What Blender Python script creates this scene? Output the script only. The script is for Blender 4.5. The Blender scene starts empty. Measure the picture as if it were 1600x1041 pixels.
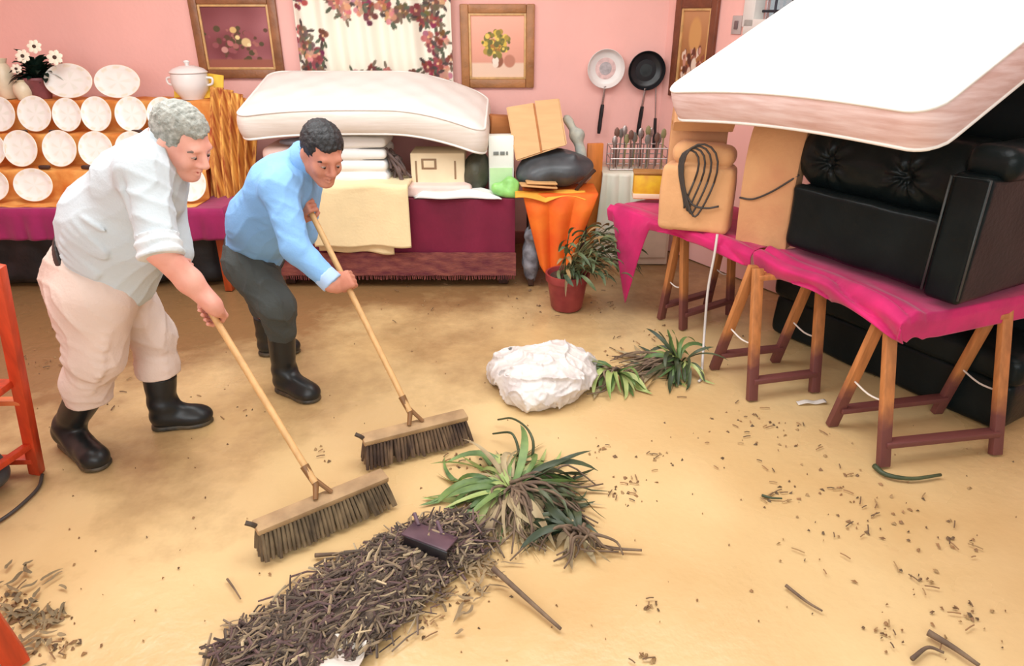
import bpy, bmesh, math, random
import numpy as np
from mathutils import Vector, Matrix, Euler

random.seed(7)
RNG = np.random.default_rng(11)
SC = bpy.context.scene
COL = SC.collection
R = math.radians
PI = math.pi

# ------------------------------------------------------------------ camera, world, lights, exposure
TILT, FPX, CAMZ = R(25.0), 1067.0, 1.70
cam_data = bpy.data.cameras.new('camera')
cam_data.sensor_width = 36.0
cam_data.lens = 36.0 * FPX / 1600.0
cam_data.clip_end = 60
cam = bpy.data.objects.new('camera', cam_data)
cam.location = (0, 0, CAMZ)
cam.rotation_euler = (R(90) - TILT, 0, 0)
COL.objects.link(cam)
SC.camera = cam

SC.view_settings.view_transform = 'Standard'
SC.view_settings.look = 'None'
SC.view_settings.gamma = 1.0
SC.view_settings.exposure = 0.08
SC.view_settings.use_curve_mapping = False

world = bpy.data.worlds.new('daylight')
SC.world = world
world.use_nodes = True
world.node_tree.nodes['Background'].inputs[0].default_value = (0.96, 0.985, 1.0, 1)
world.node_tree.nodes['Background'].inputs[1].default_value = 0.42


def area_light(name, loc, rot, size, power, color=(1, 1, 1)):
    d = bpy.data.lights.new(name, 'AREA')
    d.shape = 'RECTANGLE'
    d.size, d.size_y = size
    d.energy = power
    d.color = color
    o = bpy.data.objects.new(name, d)
    o.location = loc
    o.rotation_euler = rot
    COL.objects.link(o)
    return o


area_light('ceiling_light_west', (-1.7, 2.9, 2.84), (0, 0, 0), (2.0, 1.6), 70, (0.93, 0.98, 1.0))  # unseen overhead fill, added to light the left half from above
area_light('ceiling_light_east', (0.7, 2.6, 2.84), (0, 0, 0), (1.8, 1.6), 50, (0.93, 0.98, 1.0))  # matching unseen fill, added over the right half
area_light('doorway_daylight', (-0.6, -1.7, 2.1), (R(76), 0, 0), (3.6, 1.7), 92, (0.95, 0.985, 1.0))  # unseen fill behind the camera, added to brighten the room from the front

# ------------------------------------------------------------------ photo geometry helpers
CT, ST = math.cos(TILT), math.sin(TILT)


def _ray(px, py):
    u, v = (px - 800.0) / FPX, -(py - 520.5) / FPX
    return np.array([u, CT + v * ST, -ST + v * CT])


def P(px, py, Y):
    d = _ray(px, py)
    return np.array([0, 0, CAMZ]) + d * (Y / d[1])


def G(px, py, z=0.0):
    d = _ray(px, py)
    return np.array([0, 0, CAMZ]) + d * ((z - CAMZ) / d[2])


def A(*v):
    return np.array(v, float)


def nrm(v):
    v = np.asarray(v, float)
    return v / (np.linalg.norm(v) + 1e-12)


def lin(c):
    c = np.asarray(c, float) / 255.0
    return np.where(c <= 0.04045, c / 12.92, ((c + 0.055) / 1.055) ** 2.4)


# ------------------------------------------------------------------ materials
MATS = {}


def mat(name, col, rough=0.6, var=0.12, scale=6.0, bump=0.0, bscale=40.0, metal=0.0, col2=None, coat=0.0, stretch=None, spec=0.5, alpha=1.0, trans=0.0, sheen=0.0, rvar=0.0):
    if name in MATS:
        return MATS[name]
    m = bpy.data.materials.new(name)
    m.use_nodes = True
    nt = m.node_tree
    b = nt.nodes['Principled BSDF']
    tc = nt.nodes.new('ShaderNodeTexCoord')
    mp = nt.nodes.new('ShaderNodeMapping')
    if stretch:
        mp.inputs['Scale'].default_value = stretch
    nt.links.new(tc.outputs['Object'], mp.inputs[0])
    nz = nt.nodes.new('ShaderNodeTexNoise')
    nz.inputs['Scale'].default_value = scale
    nz.inputs['Detail'].default_value = 5
    nt.links.new(mp.outputs[0], nz.inputs['Vector'])
    rp = nt.nodes.new('ShaderNodeValToRGB')
    c = lin(col)
    c2 = lin(col2) if col2 is not None else np.clip(c * (1 + var), 0, 1)
    c1 = c if col2 is not None else c * (1 - var)
    rp.color_ramp.elements[0].position = 0.32
    rp.color_ramp.elements[1].position = 0.68
    rp.color_ramp.elements[0].color = (*c1, 1)
    rp.color_ramp.elements[1].color = (*c2, 1)
    nt.links.new(nz.outputs['Fac'], rp.inputs[0])
    nt.links.new(rp.outputs[0], b.inputs['Base Color'])
    b.inputs['Roughness'].default_value = rough
    b.inputs['Metallic'].default_value = metal
    b.inputs['Specular IOR Level'].default_value = spec
    b.inputs['Coat Weight'].default_value = coat
    b.inputs['Alpha'].default_value = alpha
    b.inputs['Transmission Weight'].default_value = trans
    b.inputs['Sheen Weight'].default_value = sheen
    if rvar:
        mr = nt.nodes.new('ShaderNodeMapRange')
        mr.inputs[3].default_value = max(rough - rvar, 0.02)
        mr.inputs[4].default_value = rough + rvar
        nt.links.new(nz.outputs['Fac'], mr.inputs[0])
        nt.links.new(mr.outputs[0], b.inputs['Roughness'])
    if bump:
        n2 = nt.nodes.new('ShaderNodeTexNoise')
        n2.inputs['Scale'].default_value = bscale
        n2.inputs['Detail'].default_value = 4
        nt.links.new(mp.outputs[0], n2.inputs['Vector'])
        bp = nt.nodes.new('ShaderNodeBump')
        bp.inputs['Strength'].default_value = bump
        bp.inputs['Distance'].default_value = 0.02
        nt.links.new(n2.outputs['Fac'], bp.inputs['Height'])
        nt.links.new(bp.outputs[0], b.inputs['Normal'])
    MATS[name] = m
    return m


def vmat(name, rough=0.6, bump=0.0, bscale=40.0, spec=0.5, coat=0.0):
    """material that reads the pattern of its own surface from the colour attribute"""
    if name in MATS:
        return MATS[name]
    m = bpy.data.materials.new(name)
    m.use_nodes = True
    nt = m.node_tree
    b = nt.nodes['Principled BSDF']
    at = nt.nodes.new('ShaderNodeAttribute')
    at.attribute_name = 'Col'
    nt.links.new(at.outputs['Color'], b.inputs['Base Color'])
    b.inputs['Roughness'].default_value = rough
    b.inputs['Specular IOR Level'].default_value = spec
    b.inputs['Coat Weight'].default_value = coat
    if bump:
        n2 = nt.nodes.new('ShaderNodeTexNoise')
        n2.inputs['Scale'].default_value = bscale
        bp = nt.nodes.new('ShaderNodeBump')
        bp.inputs['Strength'].default_value = bump
        bp.inputs['Distance'].default_value = 0.02
        nt.links.new(n2.outputs['Fac'], bp.inputs['Height'])
        nt.links.new(bp.outputs[0], b.inputs['Normal'])
    MATS[name] = m
    return m


# ------------------------------------------------------------------ object helpers
ORG = {}


def tag(o, label=None, cat=None, group=None, kind=None):
    if label:
        o['label'] = label
    if cat:
        o['category'] = cat
    if group:
        o['group'] = group
    if kind:
        o['kind'] = kind
    return o


def thing(name, loc, label, cat, group=None):
    o = bpy.data.objects.new(name, None)
    o.empty_display_size = 0.1
    o.location = tuple(loc)
    COL.objects.link(o)
    ORG[o.name] = np.array(loc, float)
    return tag(o, label, cat, group)


def obj(name, VF, m, parent=None, cols=None, sharp=38, smooth=True, local=False):
    """VF in world space (or in the parent's space when local) -> ONE mesh object"""
    V, F = VF[0], VF[1]
    V = np.asarray(V, float).reshape(-1, 3)
    if parent is not None:
        o0 = np.zeros(3) if local else ORG[parent.name]
    elif local:
        o0 = np.zeros(3)
    else:
        o0 = np.array([(V[:, 0].min() + V[:, 0].max()) / 2, (V[:, 1].min() + V[:, 1].max()) / 2, V[:, 2].min()])
    me = bpy.data.meshes.new(name)
    if isinstance(F, np.ndarray) and F.ndim == 2:
        n, k = F.shape
        me.vertices.add(len(V))
        me.vertices.foreach_set('co', (V - o0).astype(np.float32).ravel())
        me.loops.add(n * k)
        me.loops.foreach_set('vertex_index', F.astype(np.int32).ravel())
        me.polygons.add(n)
        me.polygons.foreach_set('loop_start', np.arange(0, n * k, k, dtype=np.int32))
        me.update(calc_edges=True)
        me.validate()
    else:
        me.from_pydata((V - o0).tolist(), [], [tuple(f) for f in F])
    if cols is not None:
        ca = me.color_attributes.new('Col', 'FLOAT_COLOR', 'POINT')
        cc = np.ones((len(V), 4), np.float32)
        cc[:, :3] = cols
        ca.data.foreach_set('color', cc.ravel())
    for mm in (m if isinstance(m, (list, tuple)) else [m]):
        me.materials.append(mm)
    if smooth:
        me.polygons.foreach_set('use_smooth', np.ones(len(me.polygons), bool))
        if sharp:
            me.set_sharp_from_angle(angle=R(sharp))
    me.update()
    o = bpy.data.objects.new(name, me)
    COL.objects.link(o)
    if parent is not None:
        o.parent = parent
        ORG[o.name] = ORG[parent.name] if not local else np.zeros(3)
    else:
        o.location = tuple(o0)
        ORG[o.name] = o0
    return o


def dup(root, loc=None, rot=None, scale=None, label=None, group=None, zturn=None):
    r = root.copy()
    COL.objects.link(r)
    if loc is not None:
        r.location = tuple(loc)
    if rot is not None:
        r.rotation_euler = rot
    if scale is not None:
        r.scale = scale
    if label:
        r['label'] = label
    if group:
        r['group'] = group
    for ch in list(root.children):
        c = ch.copy()
        COL.objects.link(c)
        c.parent = r
        for g in list(ch.children):
            d = g.copy()
            COL.objects.link(d)
            d.parent = c
    return r


# ------------------------------------------------------------------ shape generators: each returns (V, F)
def join(parts):
    Vs, Fs, n = [], [], 0
    for V, F in parts:
        V = np.asarray(V, float).reshape(-1, 3)
        Vs.append(V)
        Fs += [tuple(int(i) + n for i in f) for f in F]
        n += len(V)
    return np.concatenate(Vs), Fs


def xf(VF, M=None, t=None):
    V = np.asarray(VF[0], float)
    if M is not None:
        V = V @ np.asarray(M, float).T
    if t is not None:
        V = V + np.asarray(t, float)
    return V, VF[1]


def rotz(a):
    c, s = math.cos(a), math.sin(a)
    return A([c, -s, 0], [s, c, 0], [0, 0, 1])


def rotx(a):
    c, s = math.cos(a), math.sin(a)
    return A([1, 0, 0], [0, c, -s], [0, s, c])


def roty(a):
    c, s = math.cos(a), math.sin(a)
    return A([c, 0, s], [0, 1, 0], [-s, 0, c])


def box(c, size, M=None, bevel=0.006, seg=2):
    bm = bmesh.new()
    bmesh.ops.create_cube(bm, size=1.0)
    for v in bm.verts:
        v.co = Vector((v.co.x * size[0], v.co.y * size[1], v.co.z * size[2]))
    if bevel > 0:
        bmesh.ops.bevel(bm, geom=list(bm.edges), offset=min(bevel, min(size) * 0.45), segments=seg, profile=0.5, affect='EDGES', clamp_overlap=True)
    bm.verts.ensure_lookup_table()
    V = np.array([v.co[:] for v in bm.verts])
    F = [tuple(v.index for v in f.verts) for f in bm.faces]
    bm.free()
    return xf((V, F), M, c)


def bar(a, b, w, t, up=(0, 0, 1), bevel=0.004):
    """rectangular bar from a to b, width w (sideways) and thickness t"""
    a, b = np.asarray(a, float), np.asarray(b, float)
    z = nrm(b - a)
    x = np.cross(up, z)
    if np.linalg.norm(x) < 1e-3:
        x = np.cross((0, 1, 0), z)
    x = nrm(x)
    y = np.cross(z, x)
    return box((a + b) / 2, (w, t, np.linalg.norm(b - a)), np.stack([x, y, z], 1), bevel)


def tube(pts, rad, n=8, caps=True, flat=None):
    pts = np.asarray(pts, float)
    k = len(pts)
    rad = np.full(k, rad, float) if np.isscalar(rad) else np.asarray(rad, float)
    T = np.gradient(pts, axis=0)
    T /= np.linalg.norm(T, axis=1)[:, None] + 1e-12
    x = np.cross(T[0], (0, 0, 1))
    if np.linalg.norm(x) < 1e-2:
        x = np.cross(T[0], (0, 1, 0))
    x = nrm(x)
    V, F = [], []
    ang = np.arange(n) * 2 * PI / n
    for i in range(k):
        x = x - T[i] * np.dot(x, T[i])
        x = nrm(x)
        y = np.cross(T[i], x)
        V.append(pts[i] + rad[i] * (np.cos(ang)[:, None] * x + np.sin(ang)[:, None] * y * (flat or 1)))
    V = np.concatenate(V)
    for i in range(k - 1):
        for j in range(n):
            j2 = (j + 1) % n
            F.append((i * n + j, i * n + j2, (i + 1) * n + j2, (i + 1) * n + j))
    if caps:
        F.append(tuple(range(n))[::-1])
        F.append(tuple((k - 1) * n + j for j in range(n)))
    return V, F


def curve(ctrl, n=24):
    """Catmull-Rom through the control points"""
    c = np.asarray(ctrl, float)
    c = np.concatenate([[2 * c[0] - c[1]], c, [2 * c[-1] - c[-2]]])
    out = []
    m = len(c) - 3
    for i in range(m):
        p0, p1, p2, p3 = c[i:i + 4]
        k = max(2, n // m)
        for t in np.linspace(0, 1, k, endpoint=(i == m - 1)):
            out.append(0.5 * ((2 * p1) + (-p0 + p2) * t + (2 * p0 - 5 * p1 + 4 * p2 - p3) * t * t + (-p0 + 3 * p1 - 3 * p2 + p3) * t ** 3))
    return np.array(out)


def lathe(prof, n=32, M=None, t=None, close=False):
    prof = np.asarray(prof, float)
    k = len(prof)
    V, F = [], []
    for j in range(n):
        a = 2 * PI * j / n
        V.append(np.stack([prof[:, 0] * math.cos(a), prof[:, 0] * math.sin(a), prof[:, 1]], 1))
    V = np.concatenate(V)
    for j in range(n):
        j2 = (j + 1) % n
        for i in range(k - 1):
            F.append((j * k + i, j2 * k + i, j2 * k + i + 1, j * k + i + 1))
    F.append(tuple(j * k for j in range(n))[::-1])
    F.append(tuple(j * k + k - 1 for j in range(n)))
    return xf((V, F), M, t)


def sheet(fn, nu, nv, th=0.004):
    """fn(u, v) arrays in [0,1] -> (...,3); a solid sheet of thickness th"""
    u, v = np.meshgrid(np.linspace(0, 1, nu), np.linspace(0, 1, nv), indexing='ij')
    p = np.stack(fn(u, v), -1)
    du, dv = np.gradient(p, axis=0), np.gradient(p, axis=1)
    nn = np.cross(du, dv)
    nn /= np.linalg.norm(nn, axis=-1)[..., None] + 1e-12
    V = np.concatenate([p.reshape(-1, 3), (p - nn * th).reshape(-1, 3)])
    F, N = [], nu * nv
    ix = lambda i, j: i * nv + j
    for i in range(nu - 1):
        for j in range(nv - 1):
            q = (ix(i, j), ix(i + 1, j), ix(i + 1, j + 1), ix(i, j + 1))
            F.append(q)
            F.append(tuple(N + a for a in q[::-1]))
    for i in range(nu - 1):
        a, b = ix(i, 0), ix(i + 1, 0)
        F.append((a, a + N, b + N, b))
        a, b = ix(i, nv - 1), ix(i + 1, nv - 1)
        F.append((b, b + N, a + N, a))
    for j in range(nv - 1):
        a, b = ix(0, j), ix(0, j + 1)
        F.append((b, b + N, a + N, a))
        a, b = ix(nu - 1, j), ix(nu - 1, j + 1)
        F.append((a, a + N, b + N, b))
    return V, F


def blade(p0, direction, length, width, droop, curl=0.0, n=8, fold=0.35, twist=0.0):
    """a long strap leaf: rises along direction, then droops"""
    d = nrm(direction)
    side = np.cross(d, (0, 0, 1))
    side = nrm(side) if np.linalg.norm(side) > 1e-3 else A(1, 0, 0)
    V, F = [], []
    p = np.array(p0, float)
    step = length / n
    for i in range(n + 1):
        t = i / n
        w = width * (0.55 + 0.45 * math.sin(min(1, t * 2.2) * PI / 2)) * (1 - t ** 3) ** 0.8 + 0.0008
        up = nrm(np.cross(side, d))
        s2 = nrm(side * math.cos(twist * t) + up * math.sin(twist * t))
        V += [p - s2 * w / 2, p - up * w * fold * 0.5, p + s2 * w / 2]
        p = p + d * step
        if p[2] < 0.008:
            p[2] = 0.008
        d = nrm(d + A(0, 0, -droop / n) + side * curl / n)
        if p[2] <= 0.0081 and d[2] < 0:
            d[2] = 0
            d = nrm(d)
        side = nrm(side - d * np.dot(side, d))
    for i in range(n):
        a = i * 3
        F += [(a, a + 1, a + 4, a + 3), (a + 1, a + 2, a + 5, a + 4)]
    return np.array(V), F


# ------------------------------------------------------------------ blended solids (signed distance -> surface mesh)
def rc(a, b, ra, rb, k=0.02, flat=None):
    """round cone; flat = (axis, s) squeezes it by s along axis"""
    return ('rc', np.asarray(a, np.float32), np.asarray(b, np.float32), ra, rb, k, flat)


def el(c, r, k=0.02, M=None):
    return ('el', np.asarray(c, np.float32), np.asarray(r, np.float32), np.asarray(M, np.float32) if M is not None else None, k)


def bx(c, h, rnd, k=0.02, M=None):
    return ('bx', np.asarray(c, np.float32), np.asarray(h, np.float32), rnd, np.asarray(M, np.float32) if M is not None else None, k)


def sub(p, k=0.01):
    return ('sub', p, k)


def _dist(p, X):
    t = p[0]
    if t == 'rc':
        _, a, b, ra, rb, k, flat = p
        q = X - a
        s = 1.0
        ba = b - a
        if flat is not None:
            ax, s = np.asarray(flat[0], np.float32), flat[1]
            q = q + (q @ ax)[:, None] * ax * (1 / s - 1)
            ba = ba + (ba @ ax) * ax * (1 / s - 1)
        h = np.clip((q @ ba) / max(float(ba @ ba), 1e-9), 0, 1)
        return (np.linalg.norm(q - h[:, None] * ba, axis=1) - (ra + (rb - ra) * h)) * (0.5 + 0.5 * s)
    if t == 'el':
        _, c, r, M, k = p
        q = X - c
        if M is not None:
            q = q @ M
        k0 = np.linalg.norm(q / r, axis=1)
        k1 = np.linalg.norm(q / (r * r), axis=1) + 1e-9
        return k0 * (k0 - 1) / k1
    if t == 'bx':
        _, c, h, rnd, M, k = p
        q = X - c
        if M is not None:
            q = q @ M
        q = np.abs(q) - (h - rnd)
        return np.linalg.norm(np.maximum(q, 0), axis=1) + np.minimum(q.max(axis=1), 0) - rnd
    raise ValueError(t)


def field(prims, X, post=None):
    d = None
    for p in prims:
        if p[0] == 'sub':
            e = -_dist(p[1], X)
            k = p[2]
            h = np.maximum(k - np.abs(d - e), 0) / k
            d = np.maximum(d, e) + h * h * k * 0.25
            continue
        e = _dist(p, X)
        if d is None:
            d = e
            continue
        k = p[-1] if p[0] != 'rc' else p[5]
        h = np.maximum(k - np.abs(d - e), 0) / k
        d = np.minimum(d, e) - h * h * k * 0.25
    if post is not None:
        d = post(X, d)
    return d


def solid(prims, lo, hi, h, post=None, smooth=(0.5, -0.3, 0.5, -0.3)):
    """mesh of the zero set inside the box lo..hi at voxel size h"""
    B = 8
    lo, hi = np.asarray(lo, float), np.asarray(hi, float)
    nb = np.maximum(np.ceil((hi - lo) / (h * B)).astype(int), 1)
    n = nb * B
    Fd = np.ones(n, np.float32)
    bi = np.stack(np.meshgrid(*[np.arange(k) for k in nb], indexing='ij'), -1).reshape(-1, 3)
    cen = (lo + (bi * B + (B - 1) / 2) * h).astype(np.float32)
    dc = field(prims, cen, post)
    half = h * B * 0.87 * 1.25 + 0.02
    loc = np.stack(np.meshgrid(*[np.arange(B)] * 3, indexing='ij'), -1).reshape(-1, 3)
    act = np.abs(dc) < half
    for i in np.nonzero(~act & (dc < 0))[0]:
        a = bi[i] * B
        Fd[a[0]:a[0] + B, a[1]:a[1] + B, a[2]:a[2] + B] = -1
    ids = np.nonzero(act)[0]
    CH = 400
    for s in range(0, len(ids), CH):
        bb = bi[ids[s:s + CH]]
        g = (bb[:, None, :] * B + loc[None]).reshape(-1, 3)
        Fd[g[:, 0], g[:, 1], g[:, 2]] = field(prims, (lo + g * h).astype(np.float32), post)
    S = Fd < 0
    c8 = [(i, j, k) for i in (0, 1) for j in (0, 1) for k in (0, 1)]
    sl = lambda o: tuple(slice(o[a], n[a] - 1 + o[a]) for a in range(3))
    cnt = np.zeros(n - 1, np.uint8)
    for o in c8:
        cnt += S[sl(o)]
    cells = np.argwhere((cnt > 0) & (cnt < 8))
    idx = -np.ones(n - 1, np.int32)
    idx[cells[:, 0], cells[:, 1], cells[:, 2]] = np.arange(len(cells))
    val = np.stack([Fd[cells[:, 0] + o[0], cells[:, 1] + o[1], cells[:, 2] + o[2]] for o in c8], 1)
    acc = np.zeros((len(cells), 3))
    num = np.zeros(len(cells))
    cc = np.array(c8, float)
    for i in range(8):
        for j in range(i + 1, 8):
            if np.abs(cc[i] - cc[j]).sum() == 1:
                a, b = val[:, i], val[:, j]
                m = (a < 0) != (b < 0)
                t = np.where(m, a / np.where(m, a - b, 1), 0)
                acc += np.where(m[:, None], cc[i] + t[:, None] * (cc[j] - cc[i]), 0)
                num += m
    V = lo + h * (cells + acc / num[:, None])
    quads = []
    for ax in range(3):
        b, c = (ax + 1) % 3, (ax + 2) % 3
        s0 = [slice(None)] * 3
        s1 = [slice(None)] * 3
        s0[ax], s1[ax] = slice(0, n[ax] - 1), slice(1, n[ax])
        e = np.argwhere(S[tuple(s0)] != S[tuple(s1)])
        e = e[(e[:, b] > 0) & (e[:, c] > 0) & (e[:, b] < n[b] - 1) & (e[:, c] < n[c] - 1)]
        if not len(e):
            continue
        inside = S[e[:, 0], e[:, 1], e[:, 2]]
        q = []
        for db, dc_ in ((-1, -1), (0, -1), (0, 0), (-1, 0)):
            f = e.copy()
            f[:, b] += db
            f[:, c] += dc_
            q.append(idx[f[:, 0], f[:, 1], f[:, 2]])
        q = np.stack(q, 1)
        q[~inside] = q[~inside][:, ::-1]
        quads.append(q)
    Q = np.concatenate(quads)
    Q = Q[(Q >= 0).all(1)]
    e = np.concatenate([Q[:, [0, 1]], Q[:, [1, 2]], Q[:, [2, 3]], Q[:, [3, 0]]])
    deg = np.bincount(e.ravel(), minlength=len(V)).astype(float)
    for w in smooth:
        s = np.stack([np.bincount(e[:, 0], V[e[:, 1], k], len(V)) + np.bincount(e[:, 1], V[e[:, 0], k], len(V)) for k in range(3)], 1)
        V = np.where(deg[:, None] > 0, V + w * (s / np.maximum(deg, 1)[:, None] - V), V)
    return V, Q


def bounds(prims, pad=0.03):
    L, H = [], []
    for p in prims:
        if p[0] == 'rc':
            L += [p[1] - p[3], p[2] - p[4]]
            H += [p[1] + p[3], p[2] + p[4]]
        elif p[0] == 'el':
            L.append(p[1] - max(p[2]))
            H.append(p[1] + max(p[2]))
        elif p[0] == 'bx':
            r = np.linalg.norm(p[2]) if p[4] is not None else p[2]
            L.append(p[1] - r)
            H.append(p[1] + r)
    return np.min(L, 0) - pad, np.max(H, 0) + pad


def blob(prims, h=0.01, post=None, pad=0.03):
    lo, hi = bounds(prims, pad)
    return solid(prims, lo, hi, h, post)


def wob(X, f, seed=0.0):
    """cheap smooth noise in [-1,1]"""
    x, y, z = X[:, 0] * f, X[:, 1] * f, X[:, 2] * f
    s = seed
    return (np.sin(x * 1.7 + 1.3 * np.sin(y * 1.1 + s) + s) + np.sin(y * 1.9 + 1.7 * np.sin(z * 1.3 + 2 * s) + 1.1) + np.sin(z * 1.6 + 1.5 * np.sin(x * 1.2 + 3 * s) + 2.3)) / 3

# ================================================================== THE SETTING
pink = mat('pink_wall_paint', (250, 192, 182), 0.75, 0.05, 1.6, bump=0.08, bscale=30)
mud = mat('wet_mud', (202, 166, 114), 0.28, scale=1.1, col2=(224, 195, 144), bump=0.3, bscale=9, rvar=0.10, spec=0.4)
white_trim = mat('white_trim_paint', (236, 232, 226), 0.5, 0.05)
plaster = mat('white_ceiling_paint', (240, 238, 234), 0.9, 0.03)
YB = 5.4
XC = 1.12


def wall_x(Y):
    return XC + 0.59 * (YB - Y)


def structure(name, VF, m, **k):
    return tag(obj(name, VF, m, **k), kind='structure')


def floor_fn(u, v):
    x = -4.4 + 8.2 * u
    y = -2.6 + 8.1 * v
    X = np.stack([x.ravel(), y.ravel(), 0 * x.ravel()], 1)
    z = 0.004 * wob(X, 1.3).reshape(x.shape) + 0.0025 * wob(X, 5.1, 2.0).reshape(x.shape) - 0.006
    return x, y, z


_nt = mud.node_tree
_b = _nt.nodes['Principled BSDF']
_mud_base = _b.inputs['Base Color'].links[0].from_socket
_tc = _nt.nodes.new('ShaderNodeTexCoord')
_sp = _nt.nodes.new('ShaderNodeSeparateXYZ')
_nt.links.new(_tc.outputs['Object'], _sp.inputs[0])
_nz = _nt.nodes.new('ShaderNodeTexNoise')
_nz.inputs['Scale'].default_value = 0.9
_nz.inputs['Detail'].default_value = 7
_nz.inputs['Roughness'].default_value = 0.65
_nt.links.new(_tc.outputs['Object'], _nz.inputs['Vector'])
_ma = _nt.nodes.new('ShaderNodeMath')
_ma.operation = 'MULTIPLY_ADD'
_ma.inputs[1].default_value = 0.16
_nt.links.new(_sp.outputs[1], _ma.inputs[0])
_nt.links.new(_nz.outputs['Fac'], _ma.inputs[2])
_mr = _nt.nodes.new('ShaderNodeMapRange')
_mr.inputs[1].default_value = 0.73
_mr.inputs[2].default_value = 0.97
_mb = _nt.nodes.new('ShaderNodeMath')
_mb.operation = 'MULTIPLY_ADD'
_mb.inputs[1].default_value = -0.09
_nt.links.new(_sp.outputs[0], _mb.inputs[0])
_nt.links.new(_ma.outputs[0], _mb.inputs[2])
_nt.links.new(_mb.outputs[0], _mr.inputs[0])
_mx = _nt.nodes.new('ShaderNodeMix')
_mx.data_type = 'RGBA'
_mx.inputs[7].default_value = (*lin((142, 107, 70)), 1)  # darker mud blotches, plus shade towards the back left painted into the colour
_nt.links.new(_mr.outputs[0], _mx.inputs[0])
_nt.links.new(_mud_base, _mx.inputs[6])
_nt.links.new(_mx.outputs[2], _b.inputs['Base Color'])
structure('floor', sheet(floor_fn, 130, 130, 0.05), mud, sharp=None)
structure('wall_back', box((-1.64, YB + 0.06, 1.45), (5.6, 0.12, 2.9), bevel=0), pink)
structure('wall_left', box((-4.46, 1.4, 1.45), (0.12, 8.1, 2.9), bevel=0), pink)
# right wall: oblique, with a window opening
wd = nrm(A(0.59, -1, 0))
wn = A(-wd[1], wd[0], 0)  # points out of the room
wn = wn if wn[0] > 0 else -wn
WM = np.stack([wd, wn, A(0, 0, 1)], 1)


def wall_at(s, z, off=0.0):
    """point on the right wall: s metres from the corner"""
    return A(XC, YB, 0) + wd * s + wn * off + A(0, 0, z)


WS0, WS1, WZ0, WZ1 = 0.80, 1.62, 1.66, 2.40   # window opening
segs = [((0.0, WS0), (0, 2.9)), ((WS1, 3.9), (0, 2.9)), ((WS0, WS1), (0, WZ0)), ((WS0, WS1), (WZ1, 2.9))]
structure('wall_right', join([box(wall_at((a + b) / 2, (c + d) / 2, 0.06), (b - a, 0.12, d - c), WM, 0) for (a, b), (c, d) in segs]), pink)
win = thing('window_1', wall_at((WS0 + WS1) / 2, WZ0, 0.04), 'white framed window with dark bars high in the pink wall above the big mattress', 'window')
win['kind'] = 'structure'
fr = []
for a, b in (((WS0 - 0.04, WZ0 - 0.03), (WS0 - 0.04, WZ1 + 0.03)), ((WS1 + 0.04, WZ0 - 0.03), (WS1 + 0.04, WZ1 + 0.03)), ((WS0 - 0.07, WZ0 - 0.03), (WS1 + 0.07, WZ0 - 0.03)), ((WS0 - 0.07, WZ1 + 0.03), (WS1 + 0.07, WZ1 + 0.03))):
    fr.append(bar(wall_at(*a, 0.02), wall_at(*b, 0.02), 0.09, 0.09, up=wn))
obj('window_frame', join(fr), white_trim, win)
dark_metal = mat('dark_iron', (60, 58, 66), 0.45, 0.15, metal=0.6)
gb = [tube([wall_at(s, WZ0, 0.05), wall_at(s, WZ1, 0.05)], 0.008) for s in np.linspace(WS0 + 0.1, WS1 - 0.1, 6)]
gb += [tube([wall_at(WS0, z, 0.05), wall_at(WS1, z, 0.05)], 0.008) for z in np.linspace(WZ0 + 0.06, WZ1 - 0.06, 6)]
obj('security_grille', join(gb), dark_metal, win)
glass = mat('window_glass', (240, 246, 250), 0.05, 0.0, trans=0.95, spec=0.5)
obj('pane', box(wall_at((WS0 + WS1) / 2, (WZ0 + WZ1) / 2, 0.09), (WS1 - WS0, 0.006, WZ1 - WZ0), WM, 0), glass, win)
structure('ceiling', box((-0.4, 1.4, 2.95), (8.2, 8.2, 0.1), bevel=0), plaster)
structure('baseboard_back', box((-1.65, YB - 0.01, 0.05), (5.5, 0.02, 0.1), bevel=0.003), mat('stained_skirting', (150, 84, 70), 0.6, 0.25, 5))

# ================================================================== ON THE WALLS


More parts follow.
